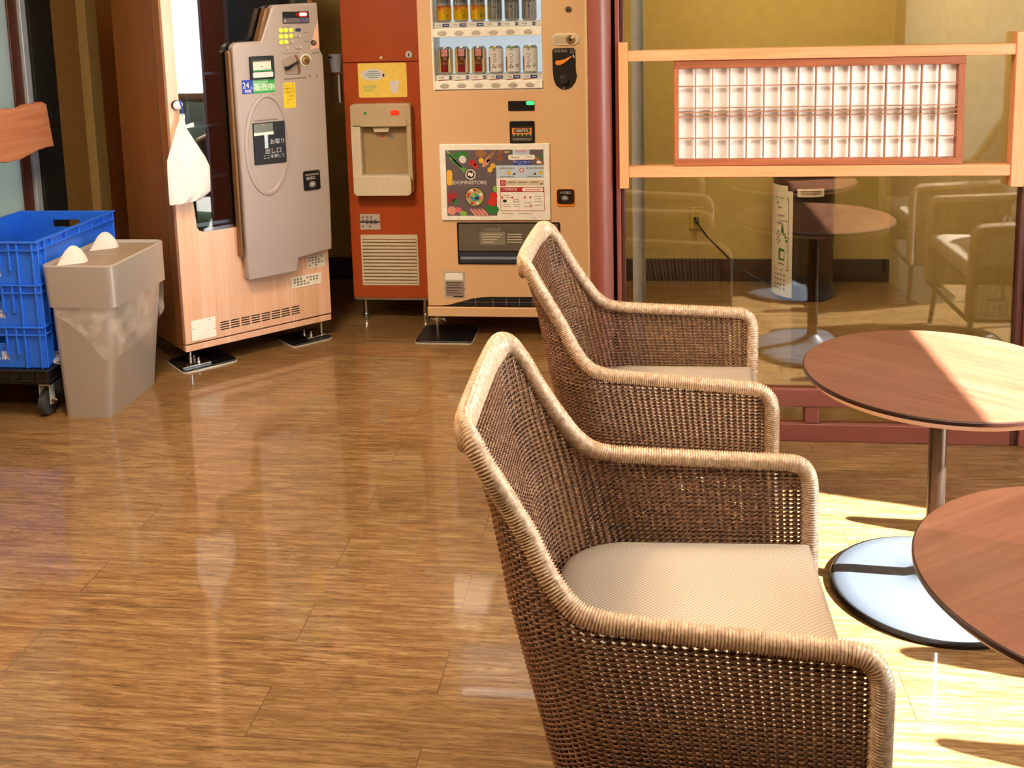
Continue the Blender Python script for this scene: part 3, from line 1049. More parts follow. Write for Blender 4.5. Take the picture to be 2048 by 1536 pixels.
for q in ((0.490, 0.575, 1.318, 1.321), (0.495, 0.60, 1.206, 1.214), (0.635, 0.67, 1.312, 1.318), (0.50, 0.54, 1.432, 1.435), (0.60, 0.625, 1.405, 1.408), (0.60, 0.625, 1.365, 1.368)):
    mb = MB(); mb.rect(q[0], q[1], q[2], q[3], OUT - 0.0006, M_greyink); mb.build('small_print', sk, smooth=0)
for x in (0.618, 0.652):
    mb = MB(); mb.disc(x, 1.215, 0.005, 0.007, OUT - 0.0006, M_greyink); mb.build('lock_mark', sk, smooth=0)
mb = MB(); mb.prism(rrect(0.559, 0.641, 0.712, 0.800, 0.008), OUT - 0.006, OUT, M_black); cr_ = mb.build('coin_return', sk, bevel=0.003)
mb = MB(); mb.rect(0.567, 0.633, 0.778, 0.786, OUT - 0.0066, M_greyink); mb.text('返却口', 0.571, 0.765, 0.015, OUT - 0.0066, M_palewhite); mb.disc(0.60, 0.738, 0.017, 0.014, OUT - 0.0066, M_greyink); mb.text('00', 0.60, 0.738, 0.017, OUT - 0.007, M_palewhite, 'CENTER'); mb.build('coin_return_print', cr_)


def info_label(parent, name, x0, x1, z0, z1, y, lines, base=M_label, holes=False):
    q = MB()
    q.box(x0, x1, y - 0.001, y, z0, z1, base)
    h = (z1 - z0)
    for i in range(lines):
        z = z1 - h * (i + 1) / (lines + 1)
        w = (x1 - x0) * (0.85 if i < lines - 1 else 0.55)
        n = max(3, int(w / (h / lines * 0.9)))
        for j in range(n):
            if (i * 7 + j * 3) % 5 == 4:
                continue
            a = x0 + (x1 - x0) * 0.07 + w * j / n
            q.rect(a, a + w / n * 0.62, z - h * 0.22 / lines, z + h * 0.22 / lines, y - 0.0014, M_greyink)
    if holes:
        for a in ((x0 + 0.006, z0 + h / 2), (x1 - 0.006, z0 + h / 2), ((x0 + x1) / 2 + 0.02, z1 - 0.008)):
            q.disc(a[0], a[1], 0.002, 0.002, y - 0.0014, M_ink, 10)
    return q.build(name, parent, smooth=0)


info_label(sk, 'warning_label', 0.581, 0.672, 0.345, 0.405, -0.0005, 4)
info_label(sk, 'notice_plate', 0.499, 0.648, 0.268, 0.319, -0.0005, 3)
mb = MB(); mb.box(0.029, 0.135, -0.002, 0, 0.129, 0.216, M_white)
for a in ((0.036, 0.18), (0.128, 0.165), (0.11, 0.207)):
    mb.disc(a[0], a[1], 0.0022, 0.0022, -0.0024, M_ink, 10)
mb.build('blank_plate', sk)
mb = MB()
for k in range(8):
    x0 = 0.156 + 0.0478 * k
    for j in range(4):
        z = 0.149 + 0.0105 * j
        mb.rect(x0, x0 + 0.040, z, z + 0.0052, -0.0006, M_blackmatte)
mb.build('vent_slots', sk)
mb = MB()
mb.lathe([(0.0205, 0), (0.0205, 0.012), (0.018, 0.018), (0.0001, 0.019)], M_blackmatte, (0.034, 0, 1.131), 28, axis='Y')
mb.lathe([(0.0188, 0.010), (0.0188, 0.024), (0.012, 0.031), (0.0001, 0.032)], M_white, (0.034, 0, 1.131), 28, axis='Y')
mb.build('door_knob', sk)
for (u, v_) in ((0.03, 0.04), (0.655, 0.04), (0.03, 0.57), (0.655, 0.57)):
    mb = MB(); mb.cyl(u, v_, 0.012, 0.086, 0.0065, M_chrome, 14)
    mb.lathe([(0.022, 0.012), (0.022, 0.018), (0.012, 0.024), (0.0065, 0.026)], M_chrome, (u, v_, 0), 18)
    mb.build('levelling_foot', sk)


def anchor(name_parent, x0, x1, y0, y1, z, mt, bolts):
    q = MB()
    q.prismz([(x0, y0), (x1, y0), (x1, y1), ((x0 + x1) / 2, y1 + 0.015), (x0, y1)], z, z + 0.006, mt)
    for bx, by_ in bolts:
        q.lathe([(0.009, z + 0.006), (0.009, z + 0.012), (0.005, z + 0.013), (0.005, z + 0.028), (0.0001, z + 0.029)], M_chrome, (bx, by_, 0), 12)
    q.build('anchor_bracket', name_parent, bevel=0.001)


anchor(sk, -0.015, 0.11, 0.012, 0.10, 0.0125, M_steel, ((0.065, 0.04), (0.06, 0.08)))
anchor(sk, 0.57, 0.69, 0.012, 0.10, 0.0125, M_steel, ((0.60, 0.04), (0.585, 0.08)))


def plate(label, loc, rz, w, d):
    p = thing('floor_plate', label, 'floor plate', loc, rz, 'black plates under the vending machines')
    MB().prismz(rrect(0.003, w - 0.003, 0.003, d, 0.018), 0.004, 0.012, M_black).build('slab', p, bevel=0.003)
    MB().prismz(rrect(0, w, 0, d, 0.02), 0, 0.005, M_greybtn).build('base_edge', p)
    return p


plate('black anchor plate on the floor under the near left foot of the pale wood machine', (-1.905 + 0.0, 4.030, 0), R(45), 0.245, 0.20)
plate('black anchor plate on the floor under the right foot of the pale wood machine', (-1.545, 4.385, 0), R(45), 0.20, 0.18)
plate('wide black anchor plate on the floor under the tan can machine', (-1.012, 4.470, 0), 0, 0.266, 0.25)

# white bag hung on the knob
bagt = thing('plastic_bag', 'white plastic bag hanging from the knob of the pale wood machine', 'bag', (-1.90, 4.059, 0), R(45))
rows = [(0.728, -0.036, 0.045), (0.735, -0.036, 0.100), (0.765, -0.036, 0.141), (0.80, -0.036, 0.143), (0.87, -0.035, 0.144), (0.911, -0.033, 0.128), (0.96, -0.014, 0.100), (1.00, 0.0, 0.077), (1.03, 0.011, 0.060), (1.055, 0.022, 0.054), (1.07, 0.030, 0.052), (1.085, 0.031, 0.055), (1.097, 0.036, 0.052)]
nb = 22
v, f = [], []
for z, a, b in rows:
    for s in (0, 1):
        for i in range(nb + 1):
            t_ = i / nb
            puff = (math.sin(math.pi * t_) ** 0.6) * min(0.022, 0.35 * (b - a) * 0.35 + 0.004)
            fold = 0.004 * math.sin(t_ * 17 + z * 9) * math.sin(math.pi * t_)
            y = -0.034 - (puff + fold if s == 0 else -puff * 0.35)
            v.append((a + (b - a) * t_, y, z))
K = nb + 1
for j in range(len(rows) - 1):
    for s in (0, 1):
        for i in range(nb):
            o_ = (2 * j + s) * K + i
            f.append((o_, o_ + 1, o_ + 1 + 2 * K, o_ + 2 * K))
f += [tuple([i for i in range(K)] + [K + i for i in range(K - 1, -1, -1)])]
MB().add(v, f, M_bag).build('bag_body', bagt, smooth=60)
mb = MB(); mb.prism([(0.055, 1.05), (0.088, 1.058), (0.090, 1.038), (0.058, 1.036)], -0.040, -0.032, M_bag); mb.build('tied_end', bagt, bevel=0.003)
mb = MB(); mb.tube([(0.036, -0.033, 1.155), (0.044, -0.036, 1.125), (0.044, -0.036, 1.09)], 0.0035, M_bluep, 8); mb.build('blue_tie', bagt)

# ------------------------------------------------------------------ ice dispenser
ic = thing('ice_dispenser', 'red brown ice dispenser with beige outlet between the two vending machines', 'ice dispenser', (-1.375, 4.80, 0))
MB().box(0, 0.385, 0.0, 0.62, 0.118, 1.252, M_ice).build('body', ic, bevel=0.003)
MB().box(0, 0.385, 0.0, 0.62, 1.2545, 1.83, M_ice).build('upper_door', ic, bevel=0.003)
MB().box(0.004, 0.381, 0.002, 0.6, 0.108, 0.118, M_steel).build('bottom_edge', ic)
mb = MB(); mb.knob(0.32, 1.286, 0.017, 0, -0.006, M_zinc); mb.box(0.318, 0.322, -0.0085, -0.006, 1.277, 1.292, M_black); mb.build('key_lock', ic)
mb = MB(); mb.knob(0.187, 1.274, 0.0075, 0, -0.004, M_beigelt); mb.build('pilot_lamp', ic)
mb = MB(); mb.prism(rrect(0.073, 0.305, 1.088, 1.249, 0.008), -0.0015, 0, M_icelabel)
mb.disc(0.143, 1.195, 0.058, 0.027, -0.002, M_palewhite)
mb.poly([(0.19, 1.20), (0.215, 1.188), (0.19, 1.185)], -0.002, M_palewhite)
for i, w in enumerate((0.05, 0.075, 0.07, 0.05)):
    mb.rect(0.145 - w / 2, 0.145 + w / 2, 1.208 - 0.009 * i, 1.211 - 0.009 * i, -0.0025, M_teal)
for i in range(4):
    mb.rect(0.098, 0.162 - 0.006 * i, 1.142 - 0.009 * i, 1.145 - 0.009 * i, -0.0025, M_green2)
mb.prism([(0.222, 1.165), (0.268, 1.165), (0.260, 1.108), (0.230, 1.108)][::-1], -0.0022, -0.0015, M_palewhite)
mb.build('instruction_label', ic)
# outlet
mb = MB()
X0, X1, Z0, Z1 = 0.040, 0.328, 0.632, 1.062
mb.prism(rrect(X0, X1, 0.955, Z1, 0.016), -0.055, 0, M_beige)
mb.box(X0, 0.086, -0.055, 0, 0.70, 0.965, M_beigelt)
mb.box(0.306, X1, -0.055, 0, 0.70, 0.965, M_beige)
mb.prism(rrect(X0 + 0.006, X1 - 0.006, Z0, 0.728, 0.02), -0.075, 0, M_beigelt)
mb.prism([(0.086, 0.728), (0.306, 0.728), (0.306, 0.955), (0.086, 0.955)], -0.006, 0, mat('shaded_recess_beige', '#a08a62', 0.45))  # back plate darker: recess shade put into its colour
mb.build('outlet_housing', ic, bevel=0.006, seg=3)
mb = MB(); mb.prism([(0.140, 0.953), (0.222, 0.953), (0.215, 0.928), (0.148, 0.928)], -0.04, -0.006, M_beigelt); mb.build('ice_chute', ic, bevel=0.003)
mb = MB(); mb.box(0.085, 0.307, -0.060, -0.055, 0.957, 0.995, M_beige); mb.build('chute_cover', ic, bevel=0.002)
mb = MB(); mb.poly([(0.172, 0.90), (0.184, 0.90), (0.178, 0.912)], -0.0065, M_redp); mb.poly([(0.186, 0.896), (0.196, 0.896), (0.191, 0.906)], -0.0065, M_orange); mb.disc(0.22, 0.905, 0.016, 0.010, -0.0065, M_greyink); mb.build('outlet_sticker', ic)
mb = MB(); mb.knob(0.113, 1.021, 0.0075, -0.055, -0.059, M_greenp); mb.build('ready_lamp', ic)
mb = MB(); mb.prism(rrect(0.233, 0.277, 1.010, 1.032, 0.010), -0.059, -0.055, M_ledred); mb.build('push_button', ic)
q = info_label(ic, 'rating_plate', 0.050, 0.147, 0.455, 0.531, -0.0005, 4, M_greybtn)
mb = MB(); mb.rect(0.050, 0.147, 0.489, 0.496, -0.0022, M_ink); mb.build('plate_band', ic)
mb = MB()
mb.prism(rrect(0.049, 0.327, 0.182, 0.430, 0.006), -0.004, 0, M_beigelt)
for k in range(13):
    z = 0.196 + 0.0168 * k
    mb.prism([(0.056, z), (0.320, z), (0.320, z + 0.009), (0.056, z + 0.009)], -0.010, -0.004, M_beigelt)
    mb.rect(0.056, 0.320, z + 0.0095, z + 0.0125, -0.0046, M_bronze)
mb.build('grille', ic, smooth=0)
for u, v_ in ((0.05, 0.03), (0.345, 0.03), (0.05, 0.58), (0.345, 0.58)):
    mb = MB(); mb.cyl(u, v_, 0.0, 0.112, 0.011, M_steel, 16); mb.lathe([(0.0145, 0.0), (0.0145, 0.03), (0.011, 0.036)], M_chrome, (u, v_, 0), 16); mb.build('leg', ic)
mb = MB(); mb.box(-0.11, 0.002, 0.06, 0.14, 1.196, 1.206, M_steel); mb.build('cup_bracket', ic)
mb = MB(); mb.cyl(-0.063, 0.10, 1.06, 1.196, 0.026, M_clear, 20); mb.box(-0.045, -0.036, 0.068, 0.074, 1.06, 1.195, M_white); mb.build('cup_tube', ic)
cup = thing('paper_cup', 'pale paper cup upright on the holder beside the red brown ice dispenser', 'cup', (-1.438, 4.90, 1.206))
mb = MB(); mb.lathe([(0.0001, 0.002), (0.024, 0.0), (0.033, 0.080), (0.0345, 0.081), (0.0345, 0.084), (0.032, 0.083), (0.023, 0.006), (0.0001, 0.006)], M_cup, n=28); mb.build('cup_wall', cup)
mb = MB(); mb.lathe([(0.0330, 0.066), (0.0338, 0.074)], M_navy, n=10, a0=215, a1=262); mb.build('cup_print', cup)

# ------------------------------------------------------------------ can vending machine
be = thing('can_vending_machine', 'tan can vending machine with lit can display and food poster', 'vending machine', (-0.96, 4.56, 0))
bw, bd, bt = 0.742, 0.68, 1.83
c_ = MB()
c_.box(0, bw, 0.16, bd, 0.103, bt, M_beer)
c_.box(0, bw, 0.03, 0.16, 0.103, 1.134, M_beer)
c_.box(0, 0.067, 0.03, 0.16, 1.134, bt, M_beer)
c_.box(0.549, bw, 0.03, 0.16, 1.134, bt, M_beer)
c_.build('cabinet', be, smooth=0)
d_ = MB()
d_.prism([(0.0, 0.152), (bw, 0.152), (bw, bt), (0.549, bt), (0.549, 1.136), (0.067, 1.136), (0.067, bt), (0, bt)], 0.0, 0.03, M_beer)
d_.build('door', be, bevel=0.004)
MB().box(bw - 0.010, bw, -0.004, 0.0, 0.152, bt, M_beeredge).build('door_edge', be)
MB().box(-0.002, bw + 0.002, -0.006, 0.03, 0.103, 0.147, M_beer).build('kick_strip', be, bevel=0.003)
mb = MB(); mb.poly([(0.056, 0.1525), (0.10, 0.158), (0.15, 0.172), (0.207, 0.188), (0.25, 0.194), (0.287, 0.196), (0.492, 0.197), (0.55, 0.192), (0.62, 0.176), (0.70, 0.157), (0.72, 0.1525)], -0.0006, M_blackmatte)
for x in (0.22, 0.30, 0.36, 0.42, 0.48):
    mb.rect(x, x + 0.003, 0.155, 0.19, -0.001, M_greyink)
mb.rect(0.14, 0.66, 0.170, 0.172, -0.001, M_greyink)
mb.build('base_vent', be)
mb = MB()
mb.box(0.067, 0.549, 0.150, 0.158, 1.136, bt, M_backlit)
mb.box(0.067, 0.070, 0.0, 0.15, 1.136, bt, M_offwhite)
mb.box(0.546, 0.549, 0.0, 0.15, 1.136, bt, M_offwhite)
mb.build('display_liner', be, smooth=0)
MB().box(0.071, 0.545, -0.001, 0.003, 1.180, bt, M_vendglass).build('display_glass', be, smooth=0)
fr_ = MB()
fr_.box(0.062, 0.068, -0.004, 0.01, 1.134, bt, M_white)
fr_.build('window_trim', be)
mb = MB(); mb.tube([(0.09, 0.03, 1.79), (0.53, 0.03, 1.79)], 0.012, M_tube, 12); mb.build('light_tube', be)
for z0, z1 in ((1.369, 1.406), (1.139, 1.176)):
    st = MB()
    st.prism(rrect(0.069, 0.547, z0, z1, 0.004), -0.008, 0.012, M_white)
    st.box(0.069, 0.547, 0.012, 0.15, z1 - 0.004, z1 + 0.026, M_offwhite)
    so = st.build('button_rail', be, bevel=0.002)
    for k in range(6):
        u = 0.114 + 0.0758 * k - (0.004 if z0 > 1.3 else 0)
        bq = MB(); bq.lathe([(0.0001, 0.003), (0.8, 0.003), (1.0, 0.0)], M_greybtn, (0, 0, 0), 28, axis='Y')
        bq.v = [(p[0] * 0.021 + u, p[1] - 0.008, p[2] * 0.0115 + (z0 + z1) / 2 - 0.002) for p in bq.v]
        bq.build('push_button', so)
    for k in range(6):
        u = 0.112 + 0.0758 * k - (0.004 if z0 > 1.3 else 0)
        wide = (k < 3) if z0 > 1.3 else (k >= 3)
        s_ = 0.000 if wide else 0.018
        tg = MB(); tg.rect(u - 0.030, u + 0.002 + s_, z1 + 0.007, z1 + 0.021, 0.0095, M_white); tg.rect(u + 0.002 + s_, u + 0.032, z1 + 0.007, z1 + 0.021, 0.0095, M_navy)
        tg.text('¥350' if z0 > 1.3 else '¥180', u - 0.026, z1 + 0.014, 0.011, 0.009, M_ink)
        if z0 < 1.3:
            tg.poly([(u - 0.030, z1 + 0.000), (u + 0.01, z1 + 0.004), (u + 0.028, z1 + 0.006), (u - 0.028, z1 + 0.004)], 0.0092, M_redp)
        tg.rect(u + 0.008 + s_ * 0.8, u + 0.028, z1 + 0.012, z1 + 0.016, 0.009, M_skyp)
        tg.build('price_tag', be, smooth=0)
mb = MB(); mb.knob(0.665, 1.476, 0.013, 0, -0.007, M_darksteel); mb.knob(0.665, 1.476, 0.009, -0.006, -0.010, M_chrome); mb.build('key_lock', be)
mb = MB(); mb.prism(rrect(0.590, 0.708, 1.322, 1.374, 0.022), -0.006, 0, M_beigelt); hp = mb.build('door_handle', be, bevel=0.003)
mb = MB(); mb.prism(rrect(0.598, 0.66, 1.333, 1.363, 0.013), -0.008, -0.006, M_beige); mb.knob(0.672, 1.348, 0.019, -0.006, -0.016, M_brass); mb.knob(0.672, 1.348, 0.010, -0.016, -0.020, M_chrome); mb.build('handle_lock', hp)
pts = [(0.592, 1.303), (0.600, 1.311), (0.684, 1.311), (0.692, 1.303), (0.692, 1.215), (0.697, 1.19), (0.690, 1.165), (0.676, 1.145), (0.656, 1.133), (0.640, 1.131), (0.624, 1.135), (0.606, 1.150), (0.596, 1.175), (0.592, 1.215)]
mb = MB(); mb.prism(pts[::-1], -0.005, 0, mat('coin_panel_black', '#1c1614', 0.35)); cp = mb.build('coin_panel', be, bevel=0.002)
mb = MB()
mb.prism([(0.604, 1.246), (0.608, 1.257), (0.622, 1.258), (0.645, 1.262), (0.675, 1.277), (0.677, 1.273), (0.650, 1.250), (0.628, 1.238), (0.612, 1.236)], -0.012, -0.005, M_orange)
mb.build('coin_lever', cp, bevel=0.002)
mb = MB(); mb.knob(0.641, 1.172, 0.020, -0.005, -0.020, M_chrome); mb.build('coin_knob', cp)
mb = MB()
for i, s in enumerate(('500', '100', '50', '10')):
    mb.disc(0.607 + 0.0145 * i, 1.299, 0.0065, 0.0065, -0.0056, M_greyink, 14)
    mb.text(s, 0.607 + 0.0145 * i, 1.299, 0.006, -0.006, M_ink, 'CENTER')
mb.text('コイン', 0.669, 1.302, 0.008, -0.0056, M_palewhite)
mb.text('投入口', 0.669, 1.292, 0.007, -0.0056, M_palewhite)
mb.poly([(0.680, 1.283), (0.684, 1.283), (0.689, 1.268), (0.684, 1.268)], -0.0056, M_palewhite)
mb.disc(0.640, 1.138, 0.0028, 0.0028, -0.0056, M_beigelt, 10)
mb.build('coin_panel_print', cp)
mb = MB(); mb.prism(rrect(0.393, 0.509, 1.041, 1.084, 0.003), -0.004, 0, M_black); dp = mb.build('price_display', be)
mb = MB(); mb.poly(rrect(0.473, 0.509, 1.066, 1.083, 0.007), -0.0046, M_ledgreen); mb.build('green_digits', dp)
mb = MB(); mb.prism(rrect(0.397, 0.507, 0.897, 0.996, 0.006), -0.008, 0, M_black); bs = mb.build('bill_slot', be, bevel=0.003)
mb = MB(); mb.rect(0.404, 0.499, 0.905, 0.972, -0.0086, mat('slot_brown', '#3a3028', 0.4)); mb.rect(0.408, 0.495, 0.938, 0.965, -0.009, M_orange); mb.rect(0.418, 0.486, 0.944, 0.963, -0.0094, M_ink); mb.text('1000円札', 0.452, 0.953, 0.015, -0.0098, M_white, 'CENTER')
for i in range(5):
    mb.poly([(0.412 + 0.018 * i, 0.936), (0.422 + 0.018 * i, 0.936), (0.417 + 0.018 * i, 0.928)], -0.009, M_green2)
mb.rect(0.410, 0.493, 0.912, 0.920, -0.009, M_greyink); mb.build('bill_mouth', bs)
mb = MB(); mb.prism(rrect(0.597, 0.679, 0.611, 0.694, 0.010), -0.004, 0, M_orange); cr_ = mb.build('coin_return', be, bevel=0.002)
mb = MB(); mb.prism(rrect(0.601, 0.676, 0.626, 0.691, 0.012), -0.009, -0.004, mat('smoke_brown', '#2a211b', 0.25)); mb.text('つり銭口', 0.638, 0.675, 0.013, -0.0096, M_palewhite, 'CENTER'); mb.disc(0.636, 0.652, 0.016, 0.011, -0.0096, M_greyink); mb.text('00', 0.636, 0.652, 0.016, -0.010, M_palewhite, 'CENTER'); mb.build('coin_return_flap', cr_)
# pick-up tray
mb = MB(); mb.prism(rrect(0.147, 0.611, 0.349, 0.541, 0.006), -0.005, 0, M_black); tr2 = mb.build('pickup_tray', be)
mb = MB(); mb.prism(rrect(0.155, 0.603, 0.412, 0.535, 0.004), -0.010, -0.005, mat('tray_flap_grey', '#6a675f', 0.25, 0.2)); mb.prism(rrect(0.155, 0.603, 0.355, 0.406, 0.004), -0.007, -0.005, mat('tray_blue_grey', '#39424f', 0.25, 0.2))
mb.rect(0.160, 0.598, 0.372, 0.384, -0.0075, mat('tray_pale', '#7c8ca0', 0.3))
mb.rect(0.250, 0.365, 0.440, 0.500, -0.0105, mat('tray_note', '#7d7a70', 0.4))
for i in range(4):
    mb.rect(0.262, 0.352 - 0.012 * i, 0.486 - 0.012 * i, 0.490 - 0.012 * i, -0.011, M_beigelt)
    mb.rect(0.374, 0.44, 0.486 - 0.012 * i, 0.490 - 0.012 * i, -0.0105, M_beigelt)
mb.text('とりだし口', 0.31, 0.509, 0.014, -0.0105, M_beigelt, 'CENTER')
mb.build('tray_flap', tr2)
mb = MB(); mb.box(0.078, 0.175, -0.002, 0, 0.190, 0.314, M_greybtn); npl = mb.build('rating_plate', be)
mb = MB(); mb.rect(0.085, 0.165, 0.275, 0.307, -0.0025, M_white); mb.rect(0.085, 0.170, 0.198, 0.268, -0.0025, mat('plate_grey', '#8b8079', 0.5))
for i in range(5):
    mb.rect(0.09, 0.155 - 0.01 * (i % 2), 0.26 - 0.012 * i, 0.263 - 0.012 * i, -0.003, M_ink)
mb.rect(0.12, 0.165, 0.194, 0.200, -0.003, M_ink)
for a in (0.081, 0.172):
    for z in (0.235, 0.30):
        mb.disc(a, z, 0.0025, 0.0025, -0.0025, M_chrome, 10)
mb.build('plate_print', npl, smooth=0)
for u, v_ in ((0.030, 0.06), (0.712, 0.06), (0.03, 0.62), (0.712, 0.62)):
    z0 = 0.012 if (u < 0.1 and v_ < 0.1) else 0.0
    mb = MB(); mb.cyl(u, v_, z0, 0.105, 0.008, M_chrome, 14)
    mb.tube([(u - 0.034, v_, z0 + 0.052), (u - 0.03, v_ - 0.004, z0 + 0.066), (u - 0.012, v_, z0 + 0.060), (u + 0.012, v_, z0 + 0.060), (u + 0.03, v_ - 0.004, z0 + 0.066), (u + 0.034, v_, z0 + 0.052)], 0.006, M_chrome, 8)
    mb.lathe([(0.016, z0 + 0.052), (0.016, z0 + 0.068)], M_chrome, (u, v_, 0), 14)
    mb.build('levelling_foot', be)

# poster frame and artwork
mb = MB(); mb.prism(rrect(0.080, 0.571, 0.551, 0.896, 0.006), -0.010, 0, M_white); pf = mb.build('poster_frame', be, bevel=0.003)
mb = MB()
Y1, Y2, Y3, Y4 = -0.0105, -0.0110, -0.0115, -0.0120
PX0, PXM, PX1, PZ0, PZ1 = 0.107, 0.333, 0.545, 0.573, 0.870


def pp(cx, cy):
    """Poster coordinates 0..1 across the left picture (x right, y down)."""
    return (PX0 + (PXM - PX0) * cx, PZ1 - (PZ1 - PZ0) * cy)


def blob(cx, cy, rx, ry, mt, y=Y2, n=14, jag=0.0, rot=0.0, seed=1):
    r_ = random.Random(seed)
    o = []
    for i in range(n):
        a = 2 * math.pi * i / n
        k_ = 1 - jag * r_.random()
        ux, uy = rx * k_ * math.cos(a), ry * k_ * math.sin(a)
        c_r, s_r = math.cos(rot), math.sin(rot)
        x_, z_ = pp(cx, cy)
        o.append((x_ + ux * c_r - uy * s_r, z_ + ux * s_r + uy * c_r))
    mb.poly(o, y, mt)


mb.rect(PX0, PXM, PZ0, PZ1, Y1, M_slate)
mb.rect(PX0, PXM, PZ0, PZ1 + 0.0, Y1 + 0.0002, M_ink)
blob(0.30, 0.08, 0.05, 0.022, M_leaf, seed=2, jag=0.4)
for k in range(4):
    a, b = pp(0.02 + 0.03 * k, 0.02 + 0.05 * k), pp(0.36 + 0.015 * k, 0.34 - 0.015 * k)
    mb.poly([(a[0], a[1]), (a[0] + 0.006, a[1] + 0.006), (b[0] + 0.003, b[1] + 0.002), (b[0], b[1])], Y3, (M_leaf2, M_greenp, M_leaf2, M_canG)[k])
blob(0.34, 0.14, 0.018, 0.019, M_palewhite, Y3, 10, 0.15)
blob(0.54, 0.19, 0.020, 0.026, M_redp, Y3, 12, 0.5, seed=5)
blob(0.60, 0.25, 0.016, 0.014, M_tomato, Y3, 12, 0.4, seed=6)
blob(0.70, 0.06, 0.030, 0.018, M_brownp, Y2, 12, 0.3, seed=4)
blob(0.85, 0.14, 0.034, 0.010, M_meat, Y3, 12, 0.1, 0.95)
blob(0.90, 0.10, 0.036, 0.008, M_brownp, Y4, 12, 0.1, 0.95)
blob(0.80, 0.20, 0.024, 0.011, M_meat, Y4, 12, 0.1, 0.8)
for a, b in ((0.71, 0.16), (0.94, 0.24), (0.88, 0.30)):
    blob(a, b, 0.012, 0.012, M_corn, Y4)
mb.poly(rrect(PX0 + 0.003, PX0 + 0.028, 0.711, 0.781, 0.011), Y3, M_corn)
mb.disc(*pp(0.49, 0.37), 0.0255, 0.0255, Y3, M_ink, 28)
mb.disc(*pp(0.49, 0.37), 0.0235, 0.0235, Y3 - 0.0002, M_white, 28)
mb.disc(*pp(0.49, 0.37), 0.0185, 0.0185, Y4, M_ink, 28)
lx_, lz_ = pp(0.49, 0.37)
mb.poly([(lx_ - 0.012, lz_ + 0.006), (lx_ - 0.004, lz_ + 0.012), (lx_ + 0.004, lz_ + 0.003), (lx_ + 0.010, lz_ + 0.012), (lx_ + 0.012, lz_ - 0.004), (lx_ + 0.002, lz_ - 0.012), (lx_ - 0.003, lz_ - 0.004), (lx_ - 0.013, lz_ - 0.006)], Y4 - 0.0004, M_white)
mb.text('DOMINISTORE', PX0 + 0.030, pp(0, 0.495)[1], 0.0235, Y4, M_white, sx=0.98)
mb.rect(PX0 + 0.05, PX0 + 0.17, pp(0, 0.55)[1] - 0.001, pp(0, 0.55)[1] + 0.001, Y4, M_greyink)
px_, pz_ = pp(0.56, 0.71)
mb.disc(px_, pz_, 0.043, 0.043, Y2, M_ink, 32)
mb.disc(px_, pz_, 0.040, 0.040, Y3, M_canT, 32)
for k in range(16):
    a = 2 * math.pi * k / 16
    mb.disc(px_ + 0.030 * math.cos(a), pz_ + 0.030 * math.sin(a), 0.008, 0.006, Y4, (M_canO, M_white, M_leaf2, M_tomato)[k % 4] if k % 3 else M_meat, 8)
mb.disc(px_, pz_ - 0.002, 0.022, 0.018, Y4 - 0.0003, M_teal, 16)
mb.disc(px_ - 0.006, pz_ + 0.006, 0.010, 0.008, Y4 - 0.0006, M_leaf2, 12)
mb.disc(px_ + 0.010, pz_ - 0.006, 0.010, 0.007, Y4 - 0.0006, M_navy, 12)
for k in range(6):
    blob(0.04 + 0.025 * k, 0.68 + 0.03 * (k % 3), 0.003, 0.030, M_redp, Y3, 8, 0.1, -0.35 - 0.08 * k)
blob(0.17, 0.78, 0.016, 0.013, M_leaf, Y3, 10, 0.3)
blob(0.09, 0.92, 0.022, 0.022, M_meat, Y3, 12, 0.2, seed=9)
blob(0.22, 0.91, 0.018, 0.014, M_canPk, Y2, 12, 0.2, seed=10)
blob(0.32, 0.96, 0.020, 0.014, M_leaf2, Y4, 12, 0.35, seed=11)
blob(0.93, 0.70, 0.018, 0.018, M_tomato, Y3)
blob(0.91, 0.79, 0.021, 0.019, M_tomato, Y4)
blob(0.97, 0.59, 0.010, 0.014, M_leaf2, Y3)
blob(0.90, 0.90, 0.036, 0.026, M_leaf, Y2, 14, 0.3, seed=12)
for k in range(4):
    blob(0.53 + 0.075 * k, 0.95, 0.006, 0.026, M_meat, Y3, 10, 0.1, 0.7)
# right hand notice
mb.rect(PXM, PX1, PZ0, PZ1, Y1, M_white)
mb.rect(PXM, PX1, 0.800, PZ1, Y2, M_slate)
for k in range(22):
    r_ = random.Random(40 + k)
    x_ = PXM + 0.004 + r_.random() * 0.204
    z_ = 0.806 + r_.random() * 0.058
    mb.disc(x_, z_, 0.006 + 0.008 * r_.random(), 0.004 + 0.006 * r_.random(), Y2 - 0.0001 * (k % 5 + 1), (M_brownp, M_canT, M_white, M_canO, M_leaf, M_canB)[k % 6], 10)
mb.rect(0.408, 0.484, 0.842, PZ1, Y3, M_skyp)
mb.text('お得情報', 0.446, 0.862, 0.013, Y4, M_canPk, 'CENTER')
mb.poly(rrect(0.387, 0.508, 0.825, 0.847, 0.010), Y3 - 0.0003, M_white)
mb.text('Meetup', 0.398, 0.836, 0.013, Y4, M_ink)
mb.text('アプリ', 0.464, 0.836, 0.011, Y4, M_greyink)
mb.rect(0.409, 0.486, 0.800, 0.823, Y3, M_bluep)
mb.text('電子マネー使える', 0.4475, 0.815, 0.009, Y4, M_white, 'CENTER')
mb.text('ポイント', 0.4475, 0.806, 0.008, Y4, M_white, 'CENTER')
mb.rect(PXM, PX1, 0.742, 0.800, Y2, M_skyp)
for x_, n_c in ((0.352, 7), (0.470, 8)):
    for i in range(n_c):
        mb.rect(x_ + 0.0095 * i, x_ + 0.0095 * i + 0.005, 0.783, 0.791, Y3, M_greyink)
mb.disc(0.447, 0.778, 0.010, 0.010, Y3, M_redp, 20)
mb.disc(0.447, 0.778, 0.0065, 0.0065, Y4, M_white, 20)
